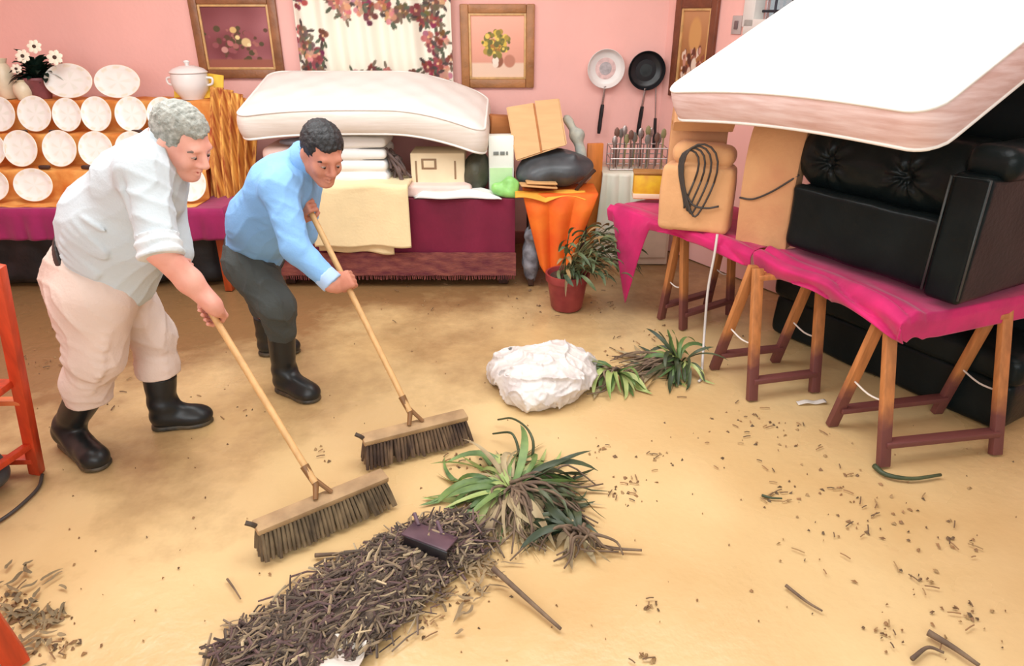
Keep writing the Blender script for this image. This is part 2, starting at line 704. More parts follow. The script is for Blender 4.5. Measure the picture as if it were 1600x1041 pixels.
def painting(name, corners, paint, frame_col, label, fw=0.06, nu=110, nv=90, bright=None):
    """corners: bottom-left, bottom-right, top-left (3-D); paint(u, v) -> rgb array"""
    bl, br, tl = [np.asarray(c, float) for c in corners]
    ex, ez = br - bl, tl - bl
    w, hgt = np.linalg.norm(ex), np.linalg.norm(ez)
    ex, ez = ex / w, nrm(ez)
    n = np.cross(ex, ez)          # towards the room
    t = thing(name, (bl + br) / 2, label, 'painting', 'paintings hung on the pink walls')
    fm = mat('picture_frame_' + frame_col, {'brown': (146, 96, 62), 'gold': (172, 118, 72), 'dark': (118, 66, 44)}[frame_col], 0.4, 0.25, 9, bump=0.15, bscale=60)
    im = mat('picture_inner_edge', (214, 170, 112), 0.4, 0.15, 20)
    c = bl + ex * w / 2 + ez * hgt / 2
    fp, ip = [], []
    for s in (-1, 1):
        fp.append(box(c + ex * s * (w / 2 - fw / 2) + n * 0.014, (fw, hgt, 0.028), np.stack([ex, ez, n], 1), 0.008))
        fp.append(box(c + ez * s * (hgt / 2 - fw / 2) + n * 0.014, (w - 2 * fw, fw, 0.028), np.stack([ex, ez, n], 1), 0.008))
        ip.append(box(c + ex * s * (w / 2 - fw - 0.008) + n * 0.011, (0.016, hgt - 2 * fw, 0.018), np.stack([ex, ez, n], 1), 0.003))
        ip.append(box(c + ez * s * (hgt / 2 - fw - 0.008) + n * 0.011, (w - 2 * fw - 0.03, 0.016, 0.018), np.stack([ex, ez, n], 1), 0.003))
    obj('frame', join(fp), fm, t)
    obj('slip', join(ip), im, t)
    iw, ih = w - 2 * fw - 0.02, hgt - 2 * fw - 0.02
    o0 = c - ex * iw / 2 - ez * ih / 2 + n * 0.008
    VF = sheet(lambda u, v: tuple((o0[k] + ex[k] * iw * u + ez[k] * ih * v) for k in range(3)), nu, nv, 0.004)
    u, v = np.meshgrid(np.linspace(0, 1, nu), np.linspace(0, 1, nv), indexing='ij')
    rgb = paint(u, v).reshape(-1, 3)
    obj('canvas', VF, vmat('oil_canvas', 0.55, 0.1, 90), t, cols=lin(np.concatenate([rgb, rgb])), sharp=None)
    return t


def spots(u, v, rgb, pts, seed):
    """soft edged dabs of paint: (u, v, radius, colour)"""
    for x, y, r, c in pts:
        d = np.hypot((u - x), (v - y)) / r
        a = np.clip((1.15 - d) * 4, 0, 1)[..., None]
        rgb[:] = rgb * (1 - a) + np.array(c, float) * a
    return rgb


def paint_roses(u, v):
    X = np.stack([u.ravel() * 4, v.ravel() * 4, 0 * u.ravel()], 1)
    n = wob(X, 1.3).reshape(u.shape)[..., None]
    rgb = np.array((128, 62, 66.)) + n * 26 + (u[..., None] * 18)
    r = np.random.default_rng(3)
    pts = [(0.5 + r.normal(0, 0.17), 0.42 + r.normal(0, 0.13), r.uniform(0.015, 0.05), random.choice([(96, 64, 44), (150, 80, 84), (170, 104, 96), (84, 70, 40)])) for _ in range(60)]
    pts += [(0.45, 0.62, 0.05, (222, 186, 120)), (0.62, 0.42, 0.07, (226, 196, 140)), (0.38, 0.40, 0.045, (190, 108, 110)), (0.66, 0.38, 0.03, (250, 226, 170)), (0.28, 0.3, 0.05, (206, 150, 140)), (0.5, 0.5, 0.035, (240, 214, 150))]
    rgb = spots(u, v, rgb, pts, 1)
    a = np.clip((0.16 - v) * 30, 0, 1)[..., None]
    return rgb * (1 - a) + np.array((158, 92, 74.)) * a


def paint_bouquet(u, v):
    rgb = np.ones(u.shape + (3,)) * np.array((238, 170, 146.)) + (v[..., None] - 0.5) * 40
    a = np.clip((0.26 - v) * 30, 0, 1)[..., None]
    rgb = rgb * (1 - a) + np.array((240, 206, 180.)) * a
    r = np.random.default_rng(5)
    pts = [(0.5, 0.27, 0.10, (150, 92, 64)), (0.72, 0.27, 0.10, (196, 130, 104)), (0.46, 0.22, 0.055, (248, 226, 206)), (0.46, 0.28, 0.06, (250, 232, 214))]
    for _ in range(120):
        an, q = r.uniform(0, 2 * PI), math.sqrt(r.uniform(0, 1))
        pts.append((0.47 + 0.25 * q * math.cos(an), 0.55 + 0.2 * q * math.sin(an), r.uniform(0.018, 0.05), [(140, 128, 52), (110, 106, 50), (222, 190, 70), (236, 206, 96), (180, 150, 60), (176, 120, 50)][r.integers(6)]))
    return spots(u, v, rgb, pts, 2)


def paint_still(u, v):
    rgb = np.ones(u.shape + (3,)) * np.array((176, 120, 74.)) + (v[..., None] - 0.5) * 60
    r = np.random.default_rng(9)
    pts = [(0.5, 0.68, 0.22, (214, 160, 98))]
    for _ in range(70):
        pts.append((r.uniform(0.1, 0.9), r.uniform(0.1, 0.5), r.uniform(0.02, 0.06), [(110, 60, 44), (90, 52, 40), (206, 150, 130), (234, 210, 190), (150, 84, 60)][r.integers(5)]))
    pts += [(0.55, 0.30, 0.09, (238, 216, 196)), (0.4, 0.2, 0.07, (228, 200, 180))]
    return spots(u, v, rgb, pts, 3)


def wall_quad(x0, x1, ytop, ybot, Y=YB - 0.004):
    a = P((x0 + x1) / 2, ybot, Y)
    b = P((x0 + x1) / 2, ytop, Y)
    l, r_ = P(x0, ybot, Y)[0], P(x1, ybot, Y)[0]
    return A(l, Y, a[2]), A(r_, Y, a[2]), A(l, Y, b[2])


painting('painting', wall_quad(316, 447, -8, 122), paint_roses, 'brown', 'dark maroon flower painting in a brown frame above the orange draped plate stand')
painting('painting', wall_quad(722, 834, 6, 137), paint_bouquet, 'gold', 'still life painting of a yellow bouquet in a gold brown frame beside the floral curtain')
s0, s1 = 0.10, 0.50
painting('painting', (wall_at(s0, 1.16, -0.004), wall_at(s1, 1.16, -0.004), wall_at(s0, 1.80, -0.004)), paint_still, 'dark', 'narrow still life in a dark wooden frame on the right wall beside the pans', nu=70, nv=100)
sw = thing('wall_switch', wall_at(0.66, 1.60, -0.005), 'small grey switch plate on the pink wall under the barred window', 'switch')
obj('plate', box(wall_at(0.66, 1.64, -0.006), (0.08, 0.012, 0.11), WM, 0.004), mat('grey_plastic', (190, 176, 172), 0.4, 0.05), sw)
obj('rocker', box(wall_at(0.66, 1.64, -0.015), (0.03, 0.008, 0.05), WM, 0.003), mat('pale_plastic', (120, 100, 100), 0.4, 0.05), sw)

# floral curtain
cl, cr = P(462, 60, YB - 0.09)[0], P(706, 60, YB - 0.09)[0]
ZC0, ZC1 = 1.02, 2.22
NU, NV = 190, 150


def curtain_fn(u, v):
    x = cl + (cr - cl) * u
    z = ZC0 + (ZC1 - ZC0) * v
    y = YB - 0.09 + 0.022 * np.sin(u * 46 + 2 * np.sin(v * 2)) + 0.012 * np.sin(u * 23 + 1)
    return x, y, z


cu = tag(thing('curtain', ((cl + cr) / 2, YB - 0.09, ZC0), 'cream curtain printed with maroon and brown flowers hanging on the back wall', 'curtain'))
u, v = np.meshgrid(np.linspace(0, 1, NU), np.linspace(0, 1, NV), indexing='ij')
fx, fz = u * (cr - cl), v * (ZC1 - ZC0)
rgb = np.ones(u.shape + (3,)) * np.array((246, 240, 222.))
r = np.random.default_rng(21)
for i in range(125):
    # two side borders and a sparse centre, as garlands of flowers
    if i < 84:
        sx = r.choice([0.02, 0.82]) + r.uniform(0, 0.16)
        cx, cz = sx * (cr - cl) + r.normal(0, 0.02), r.uniform(0, 1.2)
    else:
        cx, cz = (0.52 + r.normal(0, 0.15)) * (cr - cl), r.choice([0.30, 0.66, 0.72, 0.78, 1.05]) + r.normal(0, 0.04)
    base = [(146, 74, 76), (186, 116, 106), (124, 66, 66), (206, 146, 130), (120, 92, 80)][r.integers(5)]
    for k in range(r.integers(5, 8)):
        an, q = k * 2 * PI / 6 + r.uniform(0, 0.5), r.uniform(0.018, 0.034)
        d = np.hypot(fx - cx - q * math.cos(an), fz - cz - q * math.sin(an) * 1.1)
        a = np.clip((r.uniform(0.017, 0.026) - d) * 160, 0, 1)[..., None]
        rgb = rgb * (1 - a) + (np.array(base) + r.normal(0, 10, 3)) * a
    d = np.hypot(fx - cx, fz - cz)
    a = np.clip((0.012 - d) * 200, 0, 1)[..., None]
    rgb = rgb * (1 - a) + np.array((226, 180, 140)) * a
    for k in range(3):
        an = r.uniform(0, 2 * PI)
        lx, lz = cx + 0.055 * math.cos(an), cz + 0.06 * math.sin(an)
        ca, sa = math.cos(an), math.sin(an)
        dx, dz = (fx - lx) * ca + (fz - lz) * sa, -(fx - lx) * sa + (fz - lz) * ca
        d = np.hypot(dx / 0.026, dz / 0.011)
        a = np.clip((1.1 - d) * 4, 0, 1)[..., None]
        rgb = rgb * (1 - a) + np.array([(92, 100, 82), (122, 108, 92), (84, 72, 70)][r.integers(3)]) * a
obj('fabric', sheet(curtain_fn, NU, NV, 0.003), vmat('printed_curtain', 0.85), cu, cols=lin(np.concatenate([rgb.reshape(-1, 3)] * 2)), sharp=None)
obj('curtain_rod', tube([(cl - 0.1, YB - 0.09, ZC1), (cr + 0.1, YB - 0.09, ZC1)], 0.012), dark_metal, cu)

# pans on the wall
enamel = mat('white_enamel', (236, 230, 226), 0.25, 0.03, spec=0.5)
black_iron = mat('black_pan_iron', (30, 32, 36), 0.32, 0.2, 12, spec=0.5)
black_plastic = mat('black_plastic', (26, 25, 28), 0.4, 0.15)
steel = mat('brushed_steel', (176, 164, 160), 0.35, 0.15, 30, metal=0.7, stretch=(1, 1, 8))


def pan(px, py, body, inside, label, ring):
    Y = YB - 0.03
    c = P(px, py, Y)
    t = thing('frying_pan', (c[0], Y, c[2] - 0.12), label, 'pan', 'pans hung on the pink back wall')
    M = rotx(R(90))     # local z -> -Y (into the room)
    prof = [(0.0, 0.0), (0.11, 0.0), (0.122, 0.012), (0.132, 0.045), (0.136, 0.05), (0.133, 0.052), (0.118, 0.014), (0.106, 0.006), (0.0, 0.005)]
    obj('bowl', lathe(prof, 40, M, c), body, t)
    k = lambda r0, z: lathe([(0, z), (r0, z), (r0, z + 0.0015), (0, z + 0.0015)], 32, M, c)
    obj('base_disc', k(0.075, 0.006), ring, t)
    obj('centre', k(0.045, 0.0085), inside, t)
    z0 = c[2] - 0.13
    obj('handle_shank', bar((c[0] - 0.0, Y - 0.04, z0 + 0.01), (c[0] - 0.012, Y - 0.03, z0 - 0.13), 0.026, 0.008), steel, t)
    obj('handle_grip', tube(curve([(c[0] - 0.011, Y - 0.032, z0 - 0.12), (c[0] - 0.02, Y - 0.028, z0 - 0.22), (c[0] - 0.028, Y - 0.026, z0 - 0.33)], 8), [0.013, 0.015, 0.016, 0.016, 0.015, 0.016, 0.016, 0.012][:len(curve([(0, 0, 0), (0, 0, 1), (0, 0, 2)], 8))], 8), black_plastic, t)
    return t


pan(946, 107, enamel, mat('pan_grey_print', (178, 170, 172), 0.4, 0.2, 40), 'white enamel frying pan with a grey ring, hung on the pink wall', mat('pan_rose_ring', (222, 190, 186), 0.3, 0.2, 30))
pan(1009, 110, black_iron, mat('pan_dark_centre', (52, 60, 62), 0.25, 0.3, 14), 'black frying pan hung on the pink wall beside the white pan', black_iron)
# a second handle tool hung behind the black pan
tq = P(1027, 150, YB - 0.02)
st = thing('skimmer', (tq[0], YB - 0.02, tq[2] - 0.4), 'long steel handled skimmer hung behind the black pan', 'utensil')
obj('shank', bar((tq[0] - 0.02, YB - 0.02, tq[2] + 0.12), (tq[0], YB - 0.02, tq[2] - 0.17), 0.02, 0.007), steel, st)
obj('grip', tube([(tq[0], YB - 0.02, tq[2] - 0.16), (tq[0] + 0.004, YB - 0.02, tq[2] - 0.28), (tq[0] + 0.006, YB - 0.02, tq[2] - 0.38)], [0.011, 0.014, 0.012]), black_plastic, st)

# ================================================================== PLATE STAND ON THE LEFT TABLE
magenta = mat('magenta_cloth', (150, 18, 84), 0.8, 0.2, 5, bump=0.1, bscale=25, sheen=0.2)
pinkish = mat('bright_magenta_cloth', (196, 14, 98), 0.75, 0.2, 7, bump=0.12, bscale=25, sheen=0.2)
maroon = mat('wine_red_cover', (112, 12, 48), 0.8, 0.25, 2.5, bump=0.12, bscale=18, sheen=0.1)
orange_wood = mat('orange_stained_wood', (176, 74, 30), 0.45, 0.2, 5, stretch=(6, 6, 1), bump=0.05)
wood = mat('tan_trestle_wood', (186, 120, 70), 0.5, 0.22, 5, stretch=(8, 8, 1), bump=0.08, bscale=60)
pale_wood = mat('pale_broom_wood', (216, 172, 116), 0.5, 0.12, 8, stretch=(5, 5, 1))
dark_wood = mat('dark_wood', (62, 38, 30), 0.5, 0.25, 6, stretch=(6, 6, 1))

TX0, TX1, TY0, TY1, TZ = -3.75, -1.86, 4.28, 5.2, 0.58
tt = thing('table', ((TX0 + TX1) / 2, (TY0 + TY1) / 2, 0), 'long table with orange wooden legs under the plate stand, behind the older man', 'table')
obj('tabletop', box(((TX0 + TX1) / 2, (TY0 + TY1) / 2, TZ - 0.025), (TX1 - TX0, TY1 - TY0, 0.04), bevel=0.004), orange_wood, tt)
for x in (TX0 + 0.1, TX1 - 0.06):
    for y in (TY0 + 0.06, TY1 - 0.06):
        obj('leg', bar((x, y, 0), (x, y, TZ - 0.045), 0.05, 0.05), orange_wood, tt)


def cloth_over(x0, x1, y0, y1, z, dropf, name, m, label, cat='tablecloth', th=0.004, seed=0, back=False, right=True):
    """a cloth lying on a rectangle and hanging in soft folds over its front and right edges"""
    W, D = x1 - x0, y1 - y0

    def fn(u, v):
        s = u * (W + (dropf if right else 0))
        t = v * (D + dropf) - dropf
        over_r = np.maximum(s - W, 0)
        over_f = np.maximum(-t, 0)
        wav = 0.018 * np.sin(s * 19 + seed) + 0.012 * np.sin(s * 37 + 2 * seed)
        wav2 = 0.018 * np.sin(t * 21 + seed)
        x = x0 + np.minimum(s, W) + 0.012 * np.clip(over_r * 30, 0, 1) + np.clip(over_r * 6, 0, 1) * np.abs(wav2)
        y = y0 + np.maximum(t, 0) - 0.012 * np.clip(over_f * 30, 0, 1) - np.clip(over_f * 6, 0, 1) * np.abs(wav)
        zz = z + 0.003 - np.maximum(over_r, over_f)
        return x, y, zz
    return tag(obj(name, sheet(fn, 150, 70, th), m, sharp=None), label, cat)


cloth_over(TX0 - 0.02, TX1 + 0.02, TY0 - 0.02, TY1, TZ, 0.20, 'tablecloth', magenta, 'magenta cloth hanging over the long table under the plate stand', seed=0.4)
# dark lumps added beneath to stand in for the shade under the table
dark_bag = mat('black_plastic_sheet', (30, 33, 38), 0.4, 0.3, 6, bump=0.4, bscale=12)
for i, (x, w) in enumerate(((-3.3, 0.34), (-2.63, 0.29), (-2.14, 0.16))):
    pr = [bx((x, 4.68, 0.22), (w, 0.30, 0.23), 0.12), el((x + 0.05, 4.62, 0.36), (w * 0.7, 0.22, 0.12), 0.1)]
    V, F = blob(pr, 0.02, lambda X, d: np.maximum(d + 0.02 * wob(X, 14, 1.0), 0.002 - X[:, 2]))
    tag(obj('rubbish_bag', (V, F), dark_bag, sharp=None), ['large dark bag under the long table near the left edge', 'dark bag under the long table behind the older man', 'small dark bag beside the orange table leg under the long table'][i], 'bag', 'dark bags under the long table')

# stepped stand, orange cloth
orange_cloth = mat('orange_print_cloth', (206, 110, 34), 0.8, scale=7, col2=(238, 176, 96), bump=0.15, bscale=20)
yellow_cloth = mat('yellow_cloth', (240, 196, 70), 0.8, 0.12, 5, bump=0.1)
amber_cloth = mat('amber_striped_cloth', (158, 66, 26), 0.8, scale=3.0, col2=(248, 190, 96), stretch=(10, 10, 0.9), bump=0.1)
SX0, SX1 = -3.7, -2.02
steps = [(4.52, 0.58, 0.77), (4.72, 0.77, 0.97), (4.90, 0.97, 1.165)]


def stand_fn(u, v):
    x = SX0 + (SX1 - SX0) * u
    prof = [(4.30, 0.588), (4.52, 0.588), (4.535, 0.77), (4.72, 0.772), (4.735, 0.97), (4.90, 0.972), (4.915, 1.165), (5.16, 1.167), (5.165, 0.62)]
    pa = np.array(prof)
    seg = np.concatenate([[0], np.cumsum(np.hypot(*np.diff(pa, axis=0).T))])
    s = v * seg[-1]
    y = np.interp(s, seg, pa[:, 0])
    z = np.interp(s, seg, pa[:, 1])
    riser = ((y * 50) % 1 >= 0) * 1.0
    y = y - 0.006 * np.abs(np.sin(x * 25))
    return x, y, z + 0.003 * np.sin(x * 40)


ps = thing('plate_stand', ((SX0 + SX1) / 2, 4.85, TZ + 0.004), 'stepped display stand covered with orange printed cloth, filled with white plates', 'stand')
obj('cover', sheet(stand_fn, 90, 120, 0.006), orange_cloth, ps, sharp=None)
obj('shelf_frame', join([box(((SX0 + SX1) / 2, (y + 0.03 + 5.15) / 2, (a + b) / 2 - 0.006), (SX1 - SX0 - 0.04, 5.11 - y, b - a - 0.012), bevel=0) for y, a, b in steps]), orange_wood, ps)


# the hanging drape at the stand's right end, in long folds
def drape_fn(u, v):
    x = -2.04 + 0.33 * u + 0.03 * (1 - v) * np.sin(u * 5)
    z = 0.50 + (1.26 - 0.14 * u * u - 0.50) * v
    y = 4.66 - 0.10 * (1 - v) + 0.35 * v * v * 0.6 + 0.030 * np.sin(u * 34 + 1.5 * np.sin(v * 3)) + 0.014 * np.sin(u * 71 + v * 2)
    return x, y, z


dr = tag(obj('drape', sheet(drape_fn, 140, 60, 0.004), amber_cloth, sharp=None), 'amber and brown cloth hanging in long folds at the right end of the plate stand', 'cloth')
tag(obj('yellow_cloth', sheet(lambda u, v: (-2.36 + 0.34 * u, 5.02 + 0.07 * v + 0.012 * np.sin(u * 20), 1.172 + 0.19 * v - 0.05 * u * v + 0.004 * np.sin(9 * u)), 40, 30, 0.004), yellow_cloth, sharp=None), 'yellow cloth propped behind the white tureen on the plate stand', 'cloth')

# plates: one template, then copies
china = vmat('painted_china', 0.22, spec=0.5)


def plate_mesh():
    r0 = 0.115
    prof = [(0, 0.004), (0.06, 0.002), (0.066, 0.0), (0.072, 0.004), (0.082, 0.010), (0.112, 0.018), (r0, 0.020), (0.112, 0.0225), (0.098, 0.018), (0.084, 0.0135), (0.072, 0.008), (0.055, 0.0068), (0.03, 0.0066), (0, 0.0066)]
    VF = lathe(prof, 56)
    V = VF[0]
    rr = np.hypot(V[:, 0], V[:, 1])
    an = np.arctan2(V[:, 1], V[:, 0])
    c = np.ones((len(V), 3)) * np.array((242, 240, 234.))
    rim = (rr > 0.09) & (rr < 0.104) & (np.sin(an * 9) > 0.2) & (V[:, 2] > 0.012)
    c[rim] = (234, 226, 204)
    c[(rr > 0.113)] = (232, 200, 150)
    mid = (rr > 0.02) & (rr < 0.06) & (V[:, 2] > 0.005)
    c[mid & (np.sin(an * 5 + 0.7) > 0.55)] = (232, 232, 222)
    return VF, lin(c)


pvf, pcol = plate_mesh()
LEAN = R(74)


def plate_row(entries, Y, zstep, row, group):
    for px, sx, sy, lab in entries:
        x = P(px, 200, Y)[0]
        d = P(px, 240, Y)
        h = 0.115 * sy * math.sin(LEAN) + 0.004
        loc = (P(px, {0: 127, 1: 180, 2: 234, 3: 297}[row], Y)[0], Y, zstep + h)
        rot = (LEAN, 0, 0)
        global plate0
        if plate0 is None:
            plate0 = obj('plate', pvf, china, cols=pcol, local=True)
            o = plate0
        else:
            o = plate0.copy()
            COL.objects.link(o)
        o.location = loc
        o.rotation_euler = rot
        o.scale = (sx, sy, 1)
        o.name = 'plate' if row else 'oval_platter'
        tag(o, lab, 'plate' if row else 'platter', group)


plate0 = None
plate_row([(109, 1.46, 1.0, 'oval white platter beside the dark plant pot on the top step of the plate stand'),
           (185, 1.38, 0.96, 'oval white platter nearest the tureen on the top step of the plate stand')], 4.99, 1.170, 0, 'white platters on the top step')
plate_row([(2, 0.95, 1.0, 'white plate cut by the photo edge in the upper row of round plates'),
           (57, 1.0, 1.02, 'large round white plate under the dark plant, second from the left in the upper row'),
           (107, 0.86, 0.96, 'round white plate below the left platter, in the upper row'),
           (153, 0.9, 1.0, 'round white plate between the two platters, middle of the upper row'),
           (207, 0.95, 1.0, 'round white plate below the right platter, in the upper row'),
           (256, 0.92, 0.98, 'white plate just behind the older man\'s grey hair, in the upper row')], 4.80, 0.975, 1, 'round white plates in the upper row')
plate_row([(-14, 0.98, 1.0, 'white plate cut by the photo edge in the middle row of plates'),
           (35, 1.0, 1.03, 'leftmost whole white plate in the middle row of plates'),
           (96, 1.0, 1.03, 'round white plate second from the left in the middle row of plates'),
           (152, 1.0, 1.0, 'round white plate just above the older man\'s back, in the middle row'),
           (209, 1.0, 1.0, 'white plate half hidden behind the older man\'s shoulder in the middle row')], 4.625, 0.775, 2, 'round white plates in the middle row')
plate_row([(-8, 1.0, 0.9, 'white plate cut by the photo edge on the bottom step by the magenta cloth'),
           (57, 1.12, 0.92, 'wide white plate on the bottom step just above the magenta cloth'),
           (300, 0.95, 1.0, 'white plate showing between the older man\'s face and the amber drape')], 4.42, 0.592, 3, 'white plates on the bottom step')

# small dark plate props between plates of the two rows
prop_m = dark_wood
for i, (px, Y, z) in enumerate(((32, 4.72, 0.976), (84, 4.72, 0.976), (213, 4.72, 0.976), (52, 4.54, 0.776), (120, 4.54, 0.776), (84, 4.335, 0.592))):
    x = P(px, 200, Y)[0] - 0.0
    tag(obj('plate_prop', box((x, Y, z + 0.013), (0.07, 0.03, 0.024), bevel=0.008), prop_m), 'small dark wooden prop wedged in front of the plates on the stand', 'prop', 'dark plate props on the stand')

# tureen
tc_ = P(297, 128, 5.0)
tu = thing('tureen', (tc_[0], 5.0, 1.168), 'round white lidded tureen on the right end of the plate stand', 'tureen')
obj('bowl', lathe([(0, 0), (0.07, 0), (0.075, 0.012), (0.11, 0.06), (0.122, 0.11), (0.118, 0.165), (0.112, 0.17), (0, 0.165)], 40, None, (tc_[0], 5.0, 1.168)), enamel, tu)
lid = obj('lid', lathe([(0, 0.170), (0.122, 0.170), (0.125, 0.176), (0.10, 0.198), (0.05, 0.215), (0, 0.218)], 40, None, (tc_[0], 5.0, 1.168)), enamel, tu)
obj('lid_knob', lathe([(0, 0.216), (0.012, 0.216), (0.014, 0.23), (0.022, 0.24), (0.014, 0.25), (0, 0.252)], 20, None, (tc_[0], 5.0, 1.168)), enamel, lid)
for s in (-1, 1):
    c = A(tc_[0], 5.0, 1.168)
    obj('handle', tube(curve([c + A(s * 0.115, 0, 0.14), c + A(s * 0.155, 0, 0.135), c + A(s * 0.15, 0, 0.10), c + A(s * 0.116, 0, 0.09)], 12), 0.008), enamel, tu)

# potted plant on the stand, with white blooms
pc = P(60, 128, 5.02)
pp = thing('potted_plant', (pc[0], 5.02, 1.168), 'dark leafed plant with white blooms in a mauve pot on top of the plate stand', 'plant')
obj('pot', lathe([(0, 0), (0.055, 0), (0.06, 0.01), (0.085, 0.12), (0.09, 0.125), (0.09, 0.14), (0.08, 0.14), (0.075, 0.12), (0, 0.118)], 28, None, (pc[0], 5.02, 1.168)), mat('mauve_pot', (134, 78, 84), 0.4, 0.2, 14), pp)
dk_leaf = mat('dark_leaf', (22, 42, 32), 0.45, 0.4, 12)
lv = []
for i in range(120):
    an, el_ = RNG.uniform(0, 2 * PI), RNG.uniform(0.15, 1.3)
    d = A(math.cos(an) * math.cos(el_), math.sin(an) * math.cos(el_) * 0.6, math.sin(el_))
    lv.append(blade(A(pc[0], 5.02, 1.30) + d * RNG.uniform(0.02, 0.08), d, RNG.uniform(0.08, 0.17), RNG.uniform(0.035, 0.055), 1.6, RNG.uniform(-1, 1), 5))
obj('leaves', join(lv), dk_leaf, pp, sharp=None)
white_petal = mat('cream_petal', (246, 236, 214), 0.6, 0.06)
brown_eye = mat('brown_flower_centre', (70, 44, 34), 0.7, 0.2)


def bloom(c, n, r0, parent, petal=white_petal, eye=brown_eye, k=7):
    n = nrm(n)
    a = nrm(np.cross(n, (0.1, 0.2, 1)))
    b = np.cross(n, a)
    parts = []
    for i in range(k):
        an = i * 2 * PI / k
        d = a * math.cos(an) + b * math.sin(an)
        parts.append(blob_petal(c + d * r0 * 0.55 + n * 0.004, d, n, r0 * 0.5, r0 * 0.34))
    f = obj('flower', join(parts), petal, parent)
    M = np.stack([a, b, n], 1)
    obj('flower_centre', lathe([(0, -0.004), (r0 * 0.28, 0), (r0 * 0.24, 0.007), (0, 0.01)], 12, M, c + n * 0.004), eye, f)


def blob_petal(c, d, n, l, w):
    s = np.cross(n, d)
    V, F = lathe([(0, -1), (0.55, -0.8), (0.95, -0.2), (1, 0.1), (0.8, 0.65), (0, 1)], 8)
    V = V[:, :1] * s * w + V[:, 1:2] * n * 0.004 + V[:, 2:3] * d * l + c
    return V, F


for (px, py, r0) in ((86, 90, 0.05), (54, 73, 0.045), (26, 108, 0.035), (36, 88, 0.045)):
    bloom(P(px, py, 4.91), (0.2, -1, 0.35), r0, pp)
# cream ornaments at the far left
cream = mat('cream_ceramic', (232, 216, 186), 0.35, 0.1, 10)
for i, (px, h0, r0, lab) in enumerate(((8, 0.26, 0.075, 'tall cream vase at the left photo edge beside the dark plant'), (33, 0.13, 0.06, 'short cream jar in front of the mauve pot on the plate stand'))):
    y = 5.04 if i == 0 else 4.96
    x = P(px, 130, y)[0]
    tag(obj('vase' if i == 0 else 'jar', lathe([(0, 0), (r0 * 0.7, 0), (r0 * 0.75, 0.01), (r0, h0 * 0.4), (r0 * 0.9, h0 * 0.7), (r0 * 0.55, h0 * 0.88), (r0 * 0.7, h0), (r0 * 0.6, h0), (r0 * 0.45, h0 * 0.88), (0, h0 * 0.8)], 28, None, (x, y, 1.168)), cream), lab, 'vase' if i == 0 else 'jar')

# ================================================================== THE BED WITH PILED BEDDING
BX0, BX1, BY0, BY1, BZ = -1.62, 0.02, 4.42, 5.30, 0.60
bed = thing('bed', ((BX0 + BX1) / 2, (BY0 + BY1) / 2, 0), 'wine red draped bed base standing against the back wall under the piled bedding', 'bed')
obj('base', box(((BX0 + BX1) / 2, (BY0 + BY1) / 2 + 0.02, 0.34), (BX1 - BX0 - 0.05, BY1 - BY0 - 0.05, 0.48), bevel=0.02), maroon, bed)
mud_maroon = mat('mud_stained_wine_fabric', (96, 34, 44), 0.75, scale=9, col2=(142, 78, 66), bump=0.25, bscale=40, stretch=(1, 1, 3))


def cover_fn(u, v):
    # along: left side, front, right side ; v from bottom to top then over the top
    per = [(BX0, BY1), (BX0, BY0), (BX1, BY0), (BX1, BY1)]
    L = [BY1 - BY0, BX1 - BX0, BY1 - BY0]
    s = u * sum(L)
    x = np.where(s < L[0], BX0, np.where(s < L[0] + L[1], BX0 + (s - L[0]), BX1))
    y = np.where(s < L[0], BY1 - s, np.where(s < L[0] + L[1], BY0, BY0 + (s - L[0] - L[1])))
    z = 0.20 + 0.405 * v
    bul = 0.010 * np.sin(s * 9) * (1 - v) + 0.006 * np.sin(s * 31)
    y = y - bul * ((s >= L[0]) & (s < L[0] + L[1]))
    return x, y, z


obj('cover_skirt', sheet(cover_fn, 160, 14, 0.006), maroon, bed)
obj('cover_top', box(((BX0 + BX1) / 2, (BY0 + BY1) / 2, BZ), (BX1 - BX0, BY1 - BY0, 0.014), bevel=0.005), maroon, bed)


def band_fn(u, v):
    x = BX0 - 0.006 + (BX1 - BX0 + 0.012) * u
    z = 0.085 + 0.16 * v
    return x, BY0 - 0.020 - 0.004 * np.sin(x * 40) - 0.006 * (1 - v), z


obj('lower_band', sheet(band_fn, 120, 8, 0.01), mud_maroon, bed)
fr_ = []
for i in range(120):
    x = BX0 + (BX1 - BX0) * (i + 0.5) / 120
    fr_.append(tube([(x, BY0 - 0.024, 0.09), (x + RNG.normal(0, 0.003), BY0 - 0.026, 0.05 + RNG.uniform(0, 0.012))], 0.0035, 5))
fo = obj('fringe', join(fr_), mud_maroon, bed)
for x in (BX0 + 0.08, BX1 - 0.08):
    for y in (BY0 + 0.07, BY1 - 0.07):
        obj('leg', box((x, y, 0.05), (0.07, 0.07, 0.10), bevel=0.008), dark_wood, bed)

# mattress lying tilted on the pile
white_tick = mat('white_mattress_ticking', (240, 236, 230), 0.85, 0.03, 4, bump=0.06, bscale=30)
side_tick = mat('cream_mattress_border', (228, 218, 206), 0.8, scale=5, col2=(240, 232, 224), stretch=(1, 1, 12), bump=0.1)


